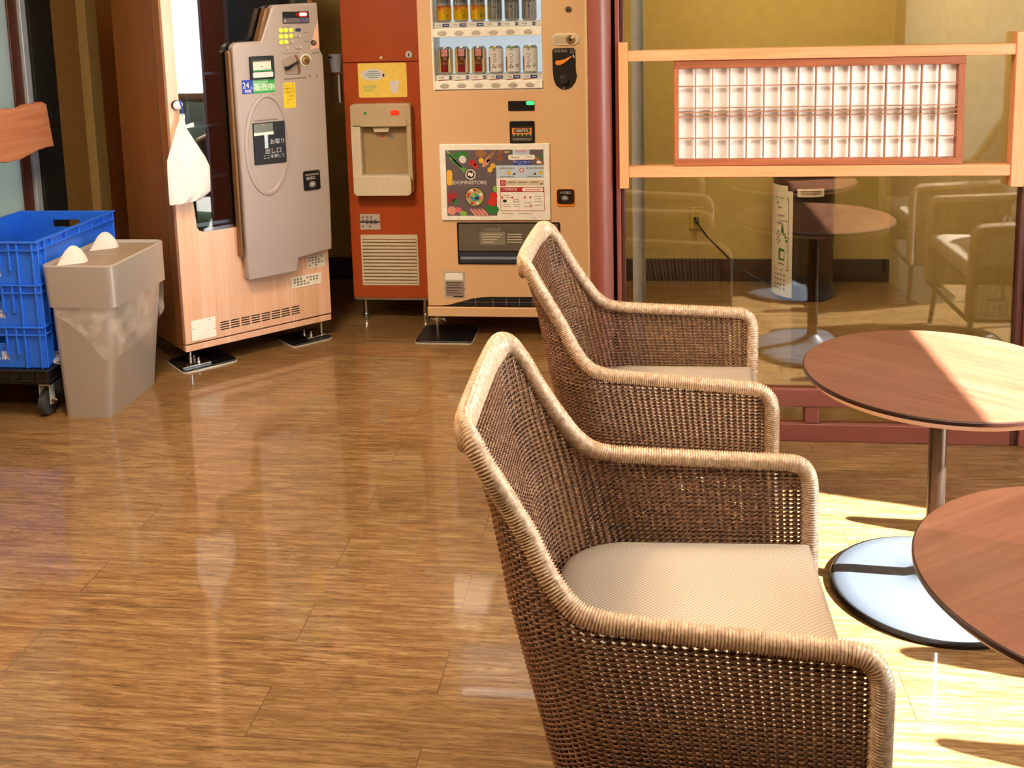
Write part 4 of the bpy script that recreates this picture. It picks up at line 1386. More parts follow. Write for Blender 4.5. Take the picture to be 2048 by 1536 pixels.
mb.disc(0.390, 0.767, 0.009, 0.009, Y3, M_corn, 20)
mb.disc(0.530, 0.767, 0.009, 0.009, Y3, M_corn, 20)
for x_ in (0.405, 0.497):
    mb.poly([(x_, 0.757), (x_ + 0.012, 0.770), (x_ + 0.012, 0.757)], Y3, M_ink)
for x_ in (0.349, 0.472):
    mb.rect(x_, x_ + 0.062, 0.747, 0.750, Y3, M_greyink)
mb.rect(0.349, 0.545, 0.710, 0.733, Y2, M_beigelt)
mb.rect(0.349, 0.374, 0.708, 0.734, Y3, M_redp)
mb.text('お', 0.3615, 0.721, 0.020, Y4, M_white, 'CENTER')
for i in range(3):
    mb.rect(0.383 + 0.05 * i, 0.42 + 0.05 * i, 0.722, 0.726, Y3, M_greyink)
mb.poly([(0.526, 0.714), (0.538, 0.722), (0.538, 0.714)], Y3, M_ink)
mb.rect(0.349, 0.545, 0.680, 0.702, Y2, M_redp)
mb.text('ご利用方法', 0.355, 0.691, 0.014, Y4, M_white)
mb.poly(rrect(0.447, 0.542, 0.683, 0.699, 0.0075), Y3, M_white)
mb.rect(0.462, 0.53, 0.688, 0.693, Y4, M_meat)
for q in ((0.349, 0.351, 0.594, 0.680), (0.543, 0.545, 0.594, 0.680), (0.349, 0.545, 0.594, 0.596)):
    mb.rect(q[0], q[1], q[2], q[3], Y2, M_redp)
for x_, z_ in ((0.357, 0.655), (0.402, 0.655), (0.458, 0.656), (0.483, 0.656)):
    mb.disc(x_, z_, 0.0045, 0.0045, Y3, M_redp, 14)
mb.disc(0.484, 0.617, 0.007, 0.007, Y3, M_meat, 14)
mb.rect(0.360, 0.376, 0.634, 0.646, Y3, M_ink)
mb.rect(0.408, 0.432, 0.634, 0.648, Y3, M_greyink)
mb.rect(0.410, 0.430, 0.637, 0.646, Y4, M_white)
for x_, z_, w in ((0.360, 0.664, 0.03), (0.372, 0.654, 0.02), (0.360, 0.622, 0.03), (0.360, 0.613, 0.034), (0.408, 0.622, 0.03), (0.408, 0.613, 0.026), (0.500, 0.66, 0.034), (0.500, 0.648, 0.03), (0.500, 0.636, 0.034), (0.456, 0.630, 0.034), (0.500, 0.62, 0.03), (0.456, 0.612, 0.02)):
    mb.rect(x_, x_ + w, z_, z_ + 0.0018, Y3, M_greyink)
for x_, w in ((0.355, 0.05), (0.43, 0.06)):
    mb.rect(x_, x_ + w, 0.583, 0.585, Y3, M_greyink)
mb.build('poster', pf, smooth=0)
mb = MB(); mb.prism(rrect(0.150, 0.160, 0.556, 0.566, 0.004), -0.013, -0.010, M_palewhite); mb.prism(rrect(0.49, 0.505, 0.556, 0.568, 0.005), -0.013, -0.010, M_palewhite); mb.build('frame_clip', pf)


# cans on show: one of each kind, then copies
def can(name, label, group, loc, bands, decorate, mats_):
    t = thing(name, label, 'can', loc, 0, group)
    b = MB()
    r = 0.0331
    prof = [(0.0001, 0.002), (0.024, 0.0), (0.027, 0.002), (r, 0.010)]
    b.lathe(prof, M_canS, n=36)
    z = 0.010
    for zz, mt in bands:
        b.lathe([(r, z), (r, zz)], mt, n=36)
        z = zz
    b.lathe([(r, z), (0.0275, 0.120), (0.0275, 0.122), (0.0262, 0.122), (0.0255, 0.118), (0.0001, 0.118)], M_canS, n=36)
    b.build('can_body', t)
    d = MB()
    decorate(d, r + 0.0004)
    d.build('can_print', t, smooth=0)
    return t


def dec_gold(d, r):
    d.text('Asahi', -0.027, 0.094, 0.026, 0, M_ink, wrap=r, sx=1.05)
    for i, x in enumerate((-0.03, -0.018, -0.006, 0.006, 0.018, 0.03)):
        d.text('▼', x, 0.045 + 0.010 * (i % 3), 0.022, 0, M_canO, 'CENTER', wrap=r)
    d.text('贅沢', -0.006, 0.060, 0.018, 0, M_redp, 'CENTER', wrap=r + 0.0003)
    d.text('生', 0.020, 0.026, 0.014, 0, M_ink, 'CENTER', wrap=r + 0.0003)


def dec_silver(d, r):
    d.text('Asahi', -0.027, 0.090, 0.026, 0, M_ink, wrap=r, sx=1.05)
    d.text('●', 0.0, 0.062, 0.010, 0, M_ink, 'CENTER', wrap=r)
    for z in (0.052, 0.046):
        d.text('DRY BEER', 0.0, z, 0.006, 0, M_greyink, 'CENTER', wrap=r)
    d.text('生ビール', 0.0, 0.026, 0.009, 0, M_greyink, 'CENTER', wrap=r)


def dec_crimson(d, r):
    n, a0, a1 = 12, -112, -62
    for z0, z1, mt in ((0.012, 0.038, M_canR), (0.038, 0.060, mat('can_maroon', '#6d2c22', 0.35) if 'can_maroon' not in MATS else MATS['can_maroon']), (0.060, 0.082, M_canB), (0.082, 0.112, M_meat)):
        b = MB(); b.lathe([(r, z0), (r, z1)], mt, n=n, a0=a0 - 8, a1=a1)
        d.add(b.v, b.f, mt)
    for aa in (-121, -63):
        b = MB(); b.lathe([(r + 0.0002, 0.070), (r + 0.0002, 0.113)], M_ink, n=3, a0=aa, a1=aa + 8)
        d.add(b.v, b.f, M_ink)
    b = MB(); b.lathe([(r + 0.0002, 0.012), (r + 0.0002, 0.113)], M_white, n=3, a0=-52, a1=-42)
    d.add(b.v, b.f, M_white)
    d.text('ほし', -0.004, 0.095, 0.014, 0, M_canR, 'CENTER', wrap=r + 0.0004)
    d.text('麦とホップ', -0.004, 0.050, 0.010, 0, M_canT, 'CENTER', wrap=r + 0.0004)
    d.text('赤', 0.004, 0.070, 0.014, 0, M_canT, 'CENTER', wrap=r + 0.0004)


def dec_fruit(c1, c2, c3):
    def g(d, r):
        for i, ch in enumerate('つぶみ'):
            d.text(ch, -0.006, 0.080 - 0.024 * i, 0.026, 0, M_ink, 'CENTER', wrap=r + 0.0004)
        d.text('●', -0.006, 0.106, 0.034, 0, c1, 'CENTER', wrap=r)
        d.text('果', -0.004, 0.107, 0.016, 0, M_leaf, 'CENTER', wrap=r + 0.0004)
        d.text('◆', 0.022, 0.085, 0.026, 0, c2, 'CENTER', wrap=r)
        d.text('●', 0.021, 0.034, 0.020, 0, c3, 'CENTER', wrap=r)
        b = MB(); b.lathe([(r, 0.012), (r, 0.075)], M_brownp, n=4, a0=-162, a1=-134)
        d.add(b.v, b.f, M_brownp)
    return g


CY_, ZT, ZB = 0.058, 1.432, 1.202
bx0 = -0.96 + 0.110


def canloc(k, z):
    return (bx0 + 0.0758 * k, 4.56 + CY_, z)


ordw = ['left', 'middle', 'right']
gold = can('beer_can', 'gold and orange beer can at the far left of the upper row', 'cans on the upper display shelf', canloc(0, ZT), [(0.066, M_canY), (0.072, M_canO), (0.112, M_canS)], dec_gold, None)
dup(gold, canloc(1, ZT), label='gold and orange beer can second from left in the upper row')
dup(gold, canloc(2, ZT), label='gold and orange beer can next to the silver cans')
silv = can('beer_can', 'silver beer can next to the gold and orange cans', 'cans on the upper display shelf', canloc(3, ZT), [(0.112, M_canS)], dec_silver, None)
dup(silv, canloc(4, ZT), label='silver beer can with a silver can on each side')
dup(silv, canloc(5, ZT), label='silver beer can at the far right of the upper row')
crim = can('beer_can', 'crimson and brown can at the far left of the lower row', 'cans on the lower display shelf', canloc(0, ZB), [(0.112, M_canT)], dec_crimson, None)
dup(crim, canloc(1, ZB), label='crimson and brown can second from left in the lower row')
dup(crim, canloc(2, ZB), label='crimson and brown can next to the white fruit cans')
can('fruit_drink_can', 'white fruit drink can with a yellow fruit and red spot', 'cans on the lower display shelf', canloc(3, ZB), [(0.112, M_canW)], dec_fruit(M_corn, M_canPk, M_redp), None)
can('fruit_drink_can', 'white fruit drink can with a green fruit and dark purple spot', 'cans on the lower display shelf', canloc(4, ZB), [(0.112, M_canW)], dec_fruit(M_leaf2, M_canP, M_navy), None)
can('fruit_drink_can', 'white and green fruit drink can with a green spot', 'cans on the lower display shelf', canloc(5, ZB), [(0.112, M_canW)], dec_fruit(M_corn, M_canG, M_greenp), None)


# ------------------------------------------------------------------ crates on a dolly
def crate_mesh():
    b = MB()
    w, d, h, t = 0.41, 0.58, 0.162, 0.006
    x0, x1, y0, y1 = -w / 2, w / 2, 0.0, d
    hz0, hz1, hx = 0.095, 0.125, 0.062
    for ya in (y0, y1 - t):                                   # short walls with a hand hole
        b.box(x0, -hx, ya, ya + t, 0, h, M_blue)
        b.box(hx, x1, ya, ya + t, 0, h, M_blue)
        b.box(-hx, hx, ya, ya + t, 0, hz0, M_blue)
        b.box(-hx, hx, ya, ya + t, hz1, h, M_blue)
    for xa in (x0, x1 - t):
        b.box(xa, xa + t, y0 + t, y1 - t, 0, h, M_blue)
    # rim and flanges
    for z0, z1, e in ((h - 0.006, h, 0.012), (h - 0.036, h - 0.031, 0.010)):
        b.box(x0 - e, x1 + e, y0 - e, y0, z0, z1, M_blue)
        b.box(x0 - e, x1 + e, y1, y1 + e, z0, z1, M_blue)
        b.box(x0 - e, x0, y0, y1, z0, z1, M_blue)
        b.box(x1, x1 + e, y0, y1, z0, z1, M_blue)
    for x in (x0 + 0.006, x0 + 0.06, x0 + 0.10, -0.066, 0.064, x1 - 0.10, x1 - 0.068, x1 - 0.008):      # upright ribs
        b.box(x - 0.0035, x + 0.0035, y0 - 0.010, y0, 0.0 if abs(x) > 0.12 else h - 0.11, h - 0.004, M_blue)
        b.box(x - 0.0035, x + 0.0035, y1, y1 + 0.010, 0, h - 0.004, M_blue)
    for y in (0.006, 0.05, 0.10, 0.20, 0.30, 0.40, 0.50, 0.574):
        full = y < 0.06 or y > 0.52
        b.box(x1, x1 + 0.010, y - 0.0035, y + 0.0035, 0 if full else h - 0.036, h - 0.004, M_blue)
        b.box(x0 - 0.010, x0, y - 0.0035, y + 0.0035, 0 if full else h - 0.036, h - 0.004, M_blue)
    # grid floor
    for k in range(11):
        x = x0 + 0.02 + (w - 0.04) * k / 10
        b.box(x - 0.004, x + 0.004, y0 + t, y1 - t, 0.002, 0.010, M_blue)
    for k in range(14):
        y = 0.02 + (d - 0.04) * k / 13
        b.box(x0 + t, x1 - t, y - 0.004, y + 0.004, 0.002, 0.010, M_blue)
    return b


CRX, CRY = -2.217 - 0.205, 3.545
c0 = None
for k, lab in enumerate(('blue plastic crate at the bottom of the stack, on the black dolly', 'blue plastic crate in the middle of the stack of three', 'empty blue plastic crate on top of the stack')):
    loc = (CRX, CRY, 0.196 + 0.162 * k)
    if c0 is None:
        c0 = thing('plastic_crate', lab, 'crate', loc, 0, 'stacked blue crates')
        crate_mesh().build('crate_shell', c0, smooth=0, bevel=0.0012, seg=1)
        mb = MB(); mb.text('乳業', 0.066, 0.044, 0.038, -0.0008, M_white, 'RIGHT'); mb.build('lettering', c0)
    else:
        dup(c0, loc, label=lab)

dl = thing('crate_dolly', 'black four wheeled dolly under the blue crates', 'dolly', (CRX, CRY, 0))
mb = MB()
mb.box(-0.225, 0.225, -0.02, 0.60, 0.180, 0.194, M_black)
mb.box(-0.225, 0.225, -0.02, -0.012, 0.138, 0.180, M_black)
mb.box(-0.225, 0.225, 0.592, 0.60, 0.138, 0.180, M_black)
mb.box(-0.225, -0.217, -0.012, 0.592, 0.138, 0.180, M_black)
mb.box(0.217, 0.225, -0.012, 0.592, 0.138, 0.180, M_black)
for z in (0.150, 0.188):
    mb.box(-0.230, 0.230, -0.026, -0.020, z, z + 0.005, M_black)
    mb.box(0.225, 0.231, -0.02, 0.60, z, z + 0.005, M_black)
for x in (-0.17, -0.11, -0.05, 0.01, 0.06, 0.11, 0.165, 0.222):
    mb.box(x - 0.003, x + 0.003, -0.026, -0.020, 0.15, 0.19, M_black)
mb.build('deck', dl, bevel=0.0015)
for i, (x, y) in enumerate(((0.178, 0.035), (-0.178, 0.035), (0.178, 0.545), (-0.178, 0.545))):
    mb = MB()
    mb.box(x - 0.026, x + 0.026, y - 0.03, y + 0.03, 0.130, 0.138, M_zinc)
    mb.box(x - 0.022, x - 0.019, y - 0.016, y + 0.016, 0.045, 0.130, M_zinc)
    mb.box(x + 0.019, x + 0.022, y - 0.016, y + 0.016, 0.045, 0.130, M_zinc)
    mb.box(x - 0.022, x + 0.022, y - 0.014, y + 0.014, 0.118, 0.124, M_zinc)
    mb.tube([(x + 0.022, y - 0.01, 0.06), (x + 0.045, y - 0.012, 0.066), (x + 0.052, y - 0.014, 0.062)], 0.006, M_chrome, 8)
    mb.lathe([(0.009, -0.032), (0.009, 0.032)], M_brass, (x, y, 0.050), 12, axis='X')
    co = mb.build('caster', dl)
    mb = MB(); mb.lathe([(0.018, -0.014), (0.040, -0.016), (0.048, -0.012), (0.050, 0), (0.048, 0.012), (0.040, 0.016), (0.018, 0.014)], M_rubber, (x, y, 0.050), 32, axis='X'); mb.build('wheel', co)

sc = MB()
rs = random.Random(5)
for k in range(9):
    p = [(-0.03 + 0.05 * rs.random(), -0.03 + 0.05 * rs.random(), 0.05 * rs.random()) for _ in range(3)]
    sc.add(p, [(0, 1, 2)], M_bag)
sc.box(-0.012, 0.02, -0.01, 0.02, 0.0, 0.004, M_bag)
so = sc.build('crumpled_wrapper', smooth=0)
so.location = (-2.195, 3.60, 0.196)
tag(so, 'crumpled white wrapper wedged between the crates and the bin', 'wrapper')

# ------------------------------------------------------------------ slim bin
bi = thing('slim_bin', 'pearl grey slim waste bin with raised white lid flaps beside the crates', 'bin', (-2.05, 3.75, 0))
mb = MB()
mb.frustum((-0.117, 0.070, -0.195, 0.184), 0.0, (-0.130, 0.119, -0.206, 0.206), 0.44, M_bingrey, 0.028)
mb.build('bin_body', bi, smooth=40)
mb = MB()
mb.frustum((-0.140, 0.135, -0.214, 0.222), 0.434, (-0.147, 0.135, -0.220, 0.222), 0.590, M_bingrey, 0.032, cap=False)
mb.frustum((-0.147, 0.135, -0.220, 0.222), 0.590, (-0.143, 0.131, -0.216, 0.218), 0.595, M_bingrey, 0.030, cap=False)
mb.frustum((-0.143, 0.131, -0.216, 0.218), 0.595, (-0.133, 0.122, -0.206, 0.210), 0.584, M_bingrey, 0.024, cap=False)
mb.frustum((-0.133, 0.122, -0.206, 0.210), 0.584, (-0.131, 0.120, -0.204, 0.208), 0.583, M_bintop, 0.022)
mb.frustum((-0.140, 0.135, -0.214, 0.222), 0.434, (-0.133, 0.128, -0.209, 0.215), 0.433, M_bingrey, 0.026, cap=False)
lid = mb.build('lid', bi, smooth=40)
mb = MB(); mb.box(-0.112, 0.118, 0.000, 0.002, 0.583, 0.5845, M_bingrey); mb.build('lid_split', lid)
for y0 in (-0.155, 0.085):
    v, f = [], []
    n1, n2_ = 16, 6
    for j in range(n2_ + 1):
        for i in range(n1 + 1):
            s = i / n1
            t_ = j / n2_
            prof = math.sin(math.pi * s) ** 0.75
            x = -0.105 + 0.085 * s + 0.012 * t_ * math.sin(math.pi * s)
            y = y0 + 0.055 * s - 0.030 * t_
            z = 0.584 + 0.066 * prof * math.sin(math.pi / 2 * (0.25 + 0.75 * (1 - t_ ** 2)))* (1 - 0.95 * t_ ** 3)
            v.append((x, y, z))
    for j in range(n2_):
        for i in range(n1):
            a = j * (n1 + 1) + i
            f.append((a, a + 1, a + n1 + 2, a + n1 + 1))
    q = MB(); q.add(v, f, M_flapwhite)
    q.build('lid_flap', lid, smooth=60)
# liner film hanging below the lid
ln = thing('bin_liner', 'clear plastic liner hanging out below the lid of the grey bin', 'liner', (-2.05, 3.75, 0))
path = [(-0.105, -0.213), (-0.06, -0.214), (0.0, -0.2145), (0.05, -0.2145), (0.09, -0.213), (0.115, -0.200), (0.126, -0.16), (0.126, -0.08), (0.126, 0.0), (0.126, 0.08), (0.126, 0.15), (0.126, 0.195)]
low = [0.40, 0.38, 0.33, 0.26, 0.225, 0.235, 0.245, 0.25, 0.262, 0.275, 0.29, 0.31]
v, f = [], []
NR = 12
rl = random.Random(8)
for i, (p, lo) in enumerate(zip(path, low)):
    for j in range(NR + 1):
        t_ = j / NR
        z = 0.436 + (lo - 0.436) * t_
        shrink = 1 - 0.10 * (0.436 - z) / 0.436
        w = 0.0045 * math.sin(i * 2.1 + j * 0.9) + 0.004 * rl.random()
        sx_ = 1 if p[0] > 0.1 else 0
        x = p[0] * shrink + (0.4 * abs(w) if sx_ else 0)
        y = p[1] * (1 - 0.045 * (0.436 - z) / 0.436) - (0 if sx_ else w + 0.002)
        v.append((x, y, z))
for i in range(len(path) - 1):
    for j in range(NR):
        a = i * (NR + 1) + j
        f.append((a, a + NR + 1, a + NR + 2, a + 1))
q = MB(); q.add(v, f, M_liner); q.build('film', ln, smooth=60)


# ------------------------------------------------------------------ round pedestal tables
def make_table(label, loc, rz):
    t = thing('round_table', label, 'table', loc, rz, 'round pedestal tables')
    H, r = 0.584, 0.327
    b = MB(); b.lathe([(0.0001, H - 0.004), (r - 0.010, H - 0.004), (r - 0.003, H), (0.0001, H)][2:], M_table, n=96)
    b.lathe([(0.0001, H - 0.003), (r - 0.004, H - 0.003)], M_table, n=96)
    top_ = b.build('tabletop', t)
    b = MB(); b.lathe([(r - 0.003, H), (r, H - 0.002), (r, H - 0.010), (r - 0.004, H - 0.012)], M_tableedge, n=96); b.build('edge_band', top_)
    b = MB(); b.lathe([(r - 0.004, H - 0.012), (r - 0.010, H - 0.016), (r - 0.016, H - 0.026), (0.04, H - 0.028)], M_tableunder, n=96); b.build('under_bevel', top_)
    b = MB(); b.cyl(0, 0, 0.05, H - 0.028, 0.0213, M_pole, 32); b.lathe([(0.09, H - 0.034), (0.09, H - 0.028)], M_darksteel, n=32); b.build('pole', t)
    b = MB(); b.lathe([(0.244, 0.014), (0.236, 0.020), (0.20, 0.026), (0.12, 0.034), (0.07, 0.040), (0.045, 0.050), (0.030, 0.066), (0.022, 0.072)], M_basegrey, n=96); b.build('base', t)
    b = MB(); b.lathe([(0.240, 0.0), (0.250, 0.003), (0.2515, 0.010), (0.247, 0.0155), (0.243, 0.0155)], M_darksteel, n=96); b.build('base_rim', t)
    return t


tb = make_table('round wooden table beside the glass partition, half in sunlight', (0.7345, 2.5795, 0), R(-38))
dup(tb, (0.7684, 1.6316, 0), R(35), 'nearest round wooden table, mostly in shade, cut by the right edge')


# ------------------------------------------------------------------ woven armchairs
XF, RC, BOW = 0.25, 0.15, 0.0                                     # front of the arms, plan corner radius
WZ = np.array([[0.18, 0.285], [0.40, 0.298], [0.56, 0.305], [0.62, 0.287], [0.70, 0.272], [0.75, 0.282], [0.80, 0.302], [0.85, 0.314], [0.90, 0.318]])


def half_width(z):
    return np.interp(z, WZ[:, 0], WZ[:, 1])


def back_x(z):
    return -0.375 + (0.89 - z) * 0.22


def plan(p, z):
    """Point of the U-shaped shell: p 0-1 near side, 1-2 corner, 2-3 back, 3-4 corner, 4-5 far side."""
    p = np.asarray(p, float)
    z = np.asarray(z, float)
    W, xb = half_width(z), back_x(z)
    xc = xb + RC
    q = np.where(p > 2.5, 5 - p, p)
    sgn = np.where(p > 2.5, 1.0, -1.0)
    th = np.clip(q - 1, 0, 1) * math.pi / 2
    x = np.where(q <= 1, XF + (xc - XF) * q, xc - RC * np.sin(th))
    y = np.where(q <= 1, W + 0.016 * (1 - q), (W - RC) + RC * np.cos(th))
    t = np.clip((q - 2) / 0.5, 0, 1)
    bow = BOW * (1 - (1 - t) ** 2)
    x = np.where(q > 2, xb + bow, x)
    y = np.where(q > 2, (W - RC) * (1 - t), y)
    return x, sgn * y


ARM = np.array([[-0.17, 0.594], [-0.14, 0.590], [-0.07, 0.586], [0.09, 0.579], [0.205, 0.574], [0.225, 0.571], [0.238, 0.562], [0.246, 0.548], [0.25, 0.525]])
COR = np.array([[0, 0.594], [10, 0.601], [17, 0.62], [23.6, 0.65], [31, 0.70], [40, 0.75], [49, 0.80], [58.6, 0.840], [66, 0.852], [75, 0.857], [90, 0.860]])


def rim_height(p):
    q = min(p, 5 - p)
    if q <= 1:
        z = 0.58
        for _ in range(6):
            x = XF + (back_x(z) + RC - XF) * q
            z = float(np.interp(x, ARM[:, 0], ARM[:, 1]))
        return z
    if q <= 2:
        return float(np.interp((q - 1) * 90, COR[:, 0], COR[:, 1]))
    t = (q - 2) / 0.5
    return 0.860 + 0.003 * (1 - (1 - t) ** 2)


def uniform_params(step, z=0.5):
    ps = np.linspace(0, 5, 4001)
    x, y = plan(ps, np.full_like(ps, z))
    s = np.concatenate([[0], np.cumsum(np.hypot(np.diff(x), np.diff(y)))])
    n = int(round(s[-1] / step))
    n += n % 2
    return np.interp(np.linspace(0, s[-1], n + 1), s, ps)


def strands(paths, rn, rz, sides=4):
    """Many tubes at once: each path (n,3) with normals (n,3); flat-oval section."""
    VV, FF, off = [], [], 0
    ang = np.arange(sides) * 2 * math.pi / sides + math.pi / sides
    for P, Nn, T in paths:
        n = len(P)
        B = np.cross(T, Nn)
        B /= np.linalg.norm(B, axis=1)[:, None] + 1e-12
        ring = P[:, None, :] + rn * np.cos(ang)[None, :, None] * Nn[:, None, :] + rz * np.sin(ang)[None, :, None] * B[:, None, :]
        VV.append(ring.reshape(-1, 3))
        i = np.arange(n - 1)[:, None] * sides
        j = np.arange(sides)[None, :]
        a = i + j
        b = i + (j + 1) % sides
        FF.append((np.stack([a, b, b + sides, a + sides], -1).reshape(-1, 4)) + off)
        off += n * sides
    return np.concatenate(VV), np.concatenate(FF)


def make_chair(label, loc, rz, group):
    t = thing('wicker_armchair', label, 'chair', loc, rz, group)
    ZL = 0.185
    cols = uniform_params(0.0145)
    hs = np.array([rim_height(p) for p in cols])
    eps = 1e-3

    def normal(p, z):
        x0, y0 = plan(np.clip(p - eps, 0, 5), z)
        x1, y1 = plan(np.clip(p + eps, 0, 5), z)
        tx, ty = x1 - x0, y1 - y0
        l = np.hypot(tx, ty) + 1e-9
        tx, ty = tx / l, ty / l
        return np.stack([ty, -tx, np.zeros_like(tx)], -1), np.stack([tx, ty, np.zeros_like(tx)], -1)

    paths = []
    ns = 4
    nrow = int((0.885 - ZL) / 0.0088)
    for k in range(nrow):
        z = ZL + 0.006 + 0.0088 * k
        ok = np.where(hs > z + 0.004)[0]
        if len(ok) < 4:
            continue
        # the row may break into runs
        runs = np.split(ok, np.where(np.diff(ok) > 1)[0] + 1)
        for run in runs:
            if len(run) < 3:
                continue
            ci = np.arange(run[0] * ns, run[-1] * ns + 1) / ns
            pr = np.interp(ci, np.arange(len(cols)), cols)
            zz = np.full_like(pr, z)
            x, y = plan(pr, zz)
            nn, tt = normal(pr, zz)
            for ph in (0, 1):
                o = 0.0040 * np.cos(math.pi * (ci + ph))
                dz = 0.0012 * np.sin(math.pi * (ci + ph))
                P = np.stack([x, y, zz + dz], -1) + nn * o[:, None]
                paths.append((P, nn, tt))
    V, F = strands(paths, 0.0023, 0.0024)
    grid_mesh('woven_shell', V, F, M_rattan, t)
    # upright stakes
    paths2 = []
    for ci, (p, h) in enumerate(zip(cols, hs)):
        zz = np.linspace(ZL, h, 12)
        pr = np.full_like(zz, p)
        x, y = plan(pr, zz)
        nn, tt = normal(pr, zz)
        P = np.stack([x, y, zz], -1)
        T = np.gradient(P, axis=0)
        T /= np.linalg.norm(T, axis=1)[:, None]
        paths2.append((P, nn, T, 0.0034 if ci % 2 == 0 else 0.0018))
    Va, Fa = strands([q[:3] for q in paths2 if q[3] > 0.003], 0.0026, 0.0036, 6)
    Vb, Fb = strands([q[:3] for q in paths2 if q[3] < 0.003], 0.0016, 0.0018, 5)
    grid_mesh('stakes', np.concatenate([Va, Vb]), np.concatenate([Fa, Fb + len(Va)]), M_rattan, t)
    # rope-wrapped rim: up the front, along the arm, round the back and down again
    ps = np.linspace(0, 5, 3001)
    hz = np.array([rim_height(p) for p in ps])
    x, y = plan(ps, hz)
    pts = np.stack([x, y, hz], -1)
    nz = 60
    zf = np.linspace(ZL, hz[0], nz)
    a0 = np.stack([np.full(nz, XF), plan(np.zeros(nz), zf)[1], zf], -1)
    a1 = np.stack([np.full(nz, XF), plan(np.full(nz, 5.0), zf[::-1])[1], zf[::-1]], -1)
    pp_ = np.concatenate([np.full(nz - 1, 0.0), ps, np.full(nz - 1, 5.0)])
    pts = np.concatenate([a0[:-1], pts, a1[1:]])
    s = np.concatenate([[0], np.cumsum(np.linalg.norm(np.diff(pts, axis=0), axis=1))])
    pitch, per = 0.0052, 4
    n = int(s[-1] / pitch * per)
    ss = np.linspace(0, s[-1], n)
    P = np.stack([np.interp(ss, s, pts[:, i]) for i in range(3)], -1)
    ker = np.hanning(41)
    ker /= ker.sum()
    Pp = np.concatenate([np.repeat(P[:1], 20, 0), P, np.repeat(P[-1:], 20, 0)])
    P = np.stack([np.convolve(Pp[:, i], ker, 'valid') for i in range(3)], -1)
    pq = np.interp(ss, s, pp_)
    T = np.gradient(P, axis=0)
    T /= np.linalg.norm(T, axis=1)[:, None]
    nn, _ = normal(pq, P[:, 2])
    B = np.cross(T, nn)
    B /= np.linalg.norm(B, axis=1)[:, None]
    nn = np.cross(B, T)
    q = np.minimum(pq, 5 - pq)
    topw = np.clip((q - 1.55) / 0.35, 0, 1)
    topw = topw * topw * (3 - 2 * topw)
    down = np.where(B[:, 2:3] > 0, -1, 1) * B
    P = P + down * (0.018 * topw)[:, None]
    ph = ss / pitch * 2 * math.pi
    sides = 14
    ang = np.arange(sides) * 2 * math.pi / sides
    rip = 1 + 0.12 * np.cos(ph[:, None] + 0.9 * ang[None, :])
    rn = (0.0165 - 0.002 * topw)[:, None] * rip
    rb_ = (0.0165 + 0.016 * topw)[:, None] * rip
    ring = P[:, None, :] + (rn * np.cos(ang)[None, :])[:, :, None] * nn[:, None, :] + (rb_ * np.sin(ang)[None, :])[:, :, None] * B[:, None, :]
    V = ring.reshape(-1, 3)
    i = np.arange(n - 1)[:, None] * sides
    j = np.arange(sides)[None, :]
    F = np.stack([i + j, i + (j + 1) % sides, i + (j + 1) % sides + sides, i + j + sides], -1).reshape(-1, 4)
    grid_mesh('wrapped_rim', V, F, M_rim, t)
    # cushion: plan outline follows the shell, crowned top
    outl = []
    zc = 0.40
    pl = np.linspace(0, 5, 81)
    cx, cy = plan(pl, np.full_like(pl, zc))
    sh = 0.0225
    nn_, _ = normal(pl, np.full_like(pl, zc))
    cx, cy = cx + nn_[:, 0] * sh, cy + nn_[:, 1] * sh
    outl = [(a - 0.003, b_) for a, b_ in zip(cx, cy)]
    cen = Vector((0.0, 0.0))
    v, f = [], []
    prof = [(0.965, 0.352), (1.0, 0.366), (1.0, 0.398), (0.985, 0.412), (0.94, 0.420), (0.80, 0.427), (0.5, 0.433), (0.2, 0.436)]
    no = len(outl)
    for sc_, z in prof:
        for (a, b_) in outl:
            v.append((a * sc_ + 0.02 * (1 - sc_), b_ * sc_, z))
    v.append((0.02, 0, 0.437))
    v.append((0.02, 0, 0.352))
    for j in range(len(prof) - 1):
        for i in range(no):
            f.append((j * no + i, j * no + (i + 1) % no, (j + 1) * no + (i + 1) % no, (j + 1) * no + i))
    e = (len(prof) - 1) * no
    for i in range(no):
        f.append((e + i, e + (i + 1) % no, len(v) - 2))
        f.append(((i + 1) % no, i, len(v) - 1))
    MB().add(v, f, M_seat).build('seat_cushion', t, smooth=50)
    # seat pan and base frame
    b = MB()
    b.box(-0.20, 0.235, -0.262, 0.262, 0.325, 0.352, M_darksteel)
    b.build('seat_pan', t, bevel=0.004)
    b = MB()
    pl = np.linspace(0, 5, 60)
    fx, fy = plan(pl, np.full_like(pl, ZL))
    pts_ = [(a, c, ZL) for a, c in zip(fx, fy)]
    b.tube(pts_, 0.009, M_darksteel, 8)
    b.tube([(XF, -0.285, ZL), (XF, 0.285, ZL)], 0.009, M_darksteel, 8)
    for yy in (-0.2, 0.2):
        b.tube([(0.20, yy, 0.33), (0.22, yy * 1.1, ZL)], 0.008, M_darksteel, 8)
        b.tube([(-0.17, yy * 0.9, 0.33), (-0.19, yy, ZL)], 0.008, M_darksteel, 8)
    b.build('base_frame', t)
    for sx_, sy in ((1, -1), (1, 1), (-1, -1), (-1, 1)):
        b = MB()
        xa = 0.225 if sx_ > 0 else -0.195
        b.tube([(xa, sy * 0.255, ZL + 0.01), (xa + sx_ * 0.018, sy * 0.272, 0.006), (xa + sx_ * 0.018, sy * 0.272, 0.0)], [0.013, 0.010, 0.010], M_black, 12)
        b.build('leg', t)
    return t


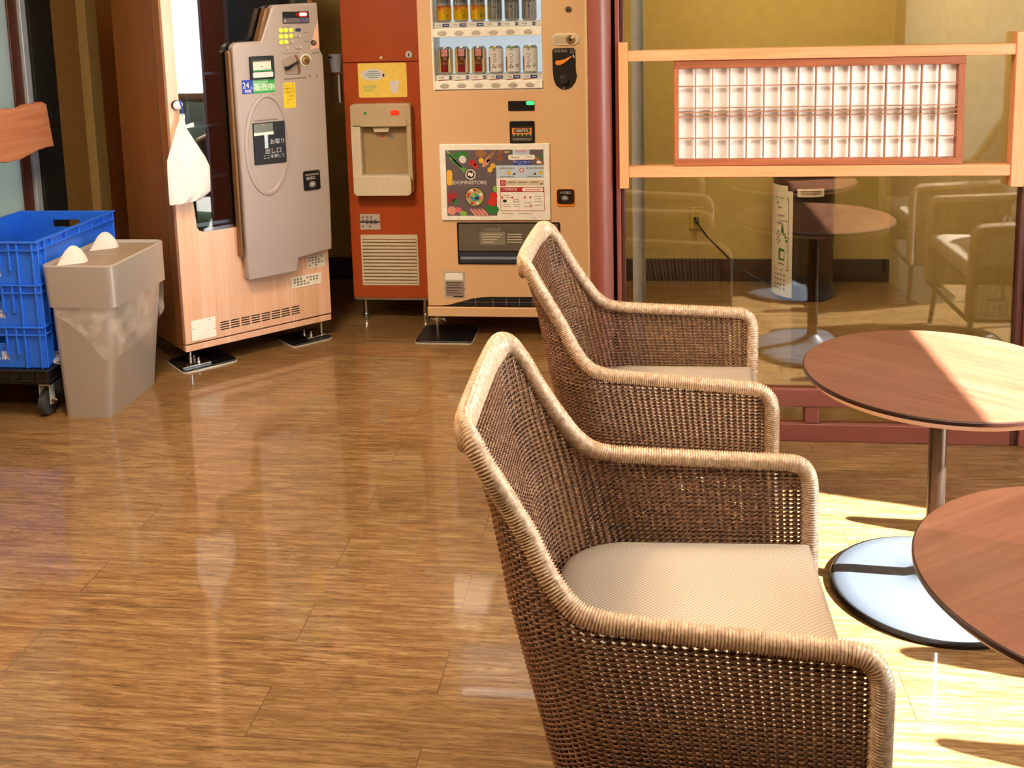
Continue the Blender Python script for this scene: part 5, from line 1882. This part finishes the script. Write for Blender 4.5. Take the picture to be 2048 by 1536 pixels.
ch = make_chair('nearest brown wicker armchair with a tan seat', (0.09, 1.735, 0), 0.0, 'woven armchairs')
dup(ch, (0.075, 2.781, 0), -0.033, 'brown wicker armchair standing nearer the glass partition')
dup(ch, (1.575, 2.44, 0), R(180), 'brown wicker armchair across the sunlit table, out of the frame')
dup(ch, (1.575, 1.50, 0), R(180), 'brown wicker armchair across the nearest table, out of the frame')
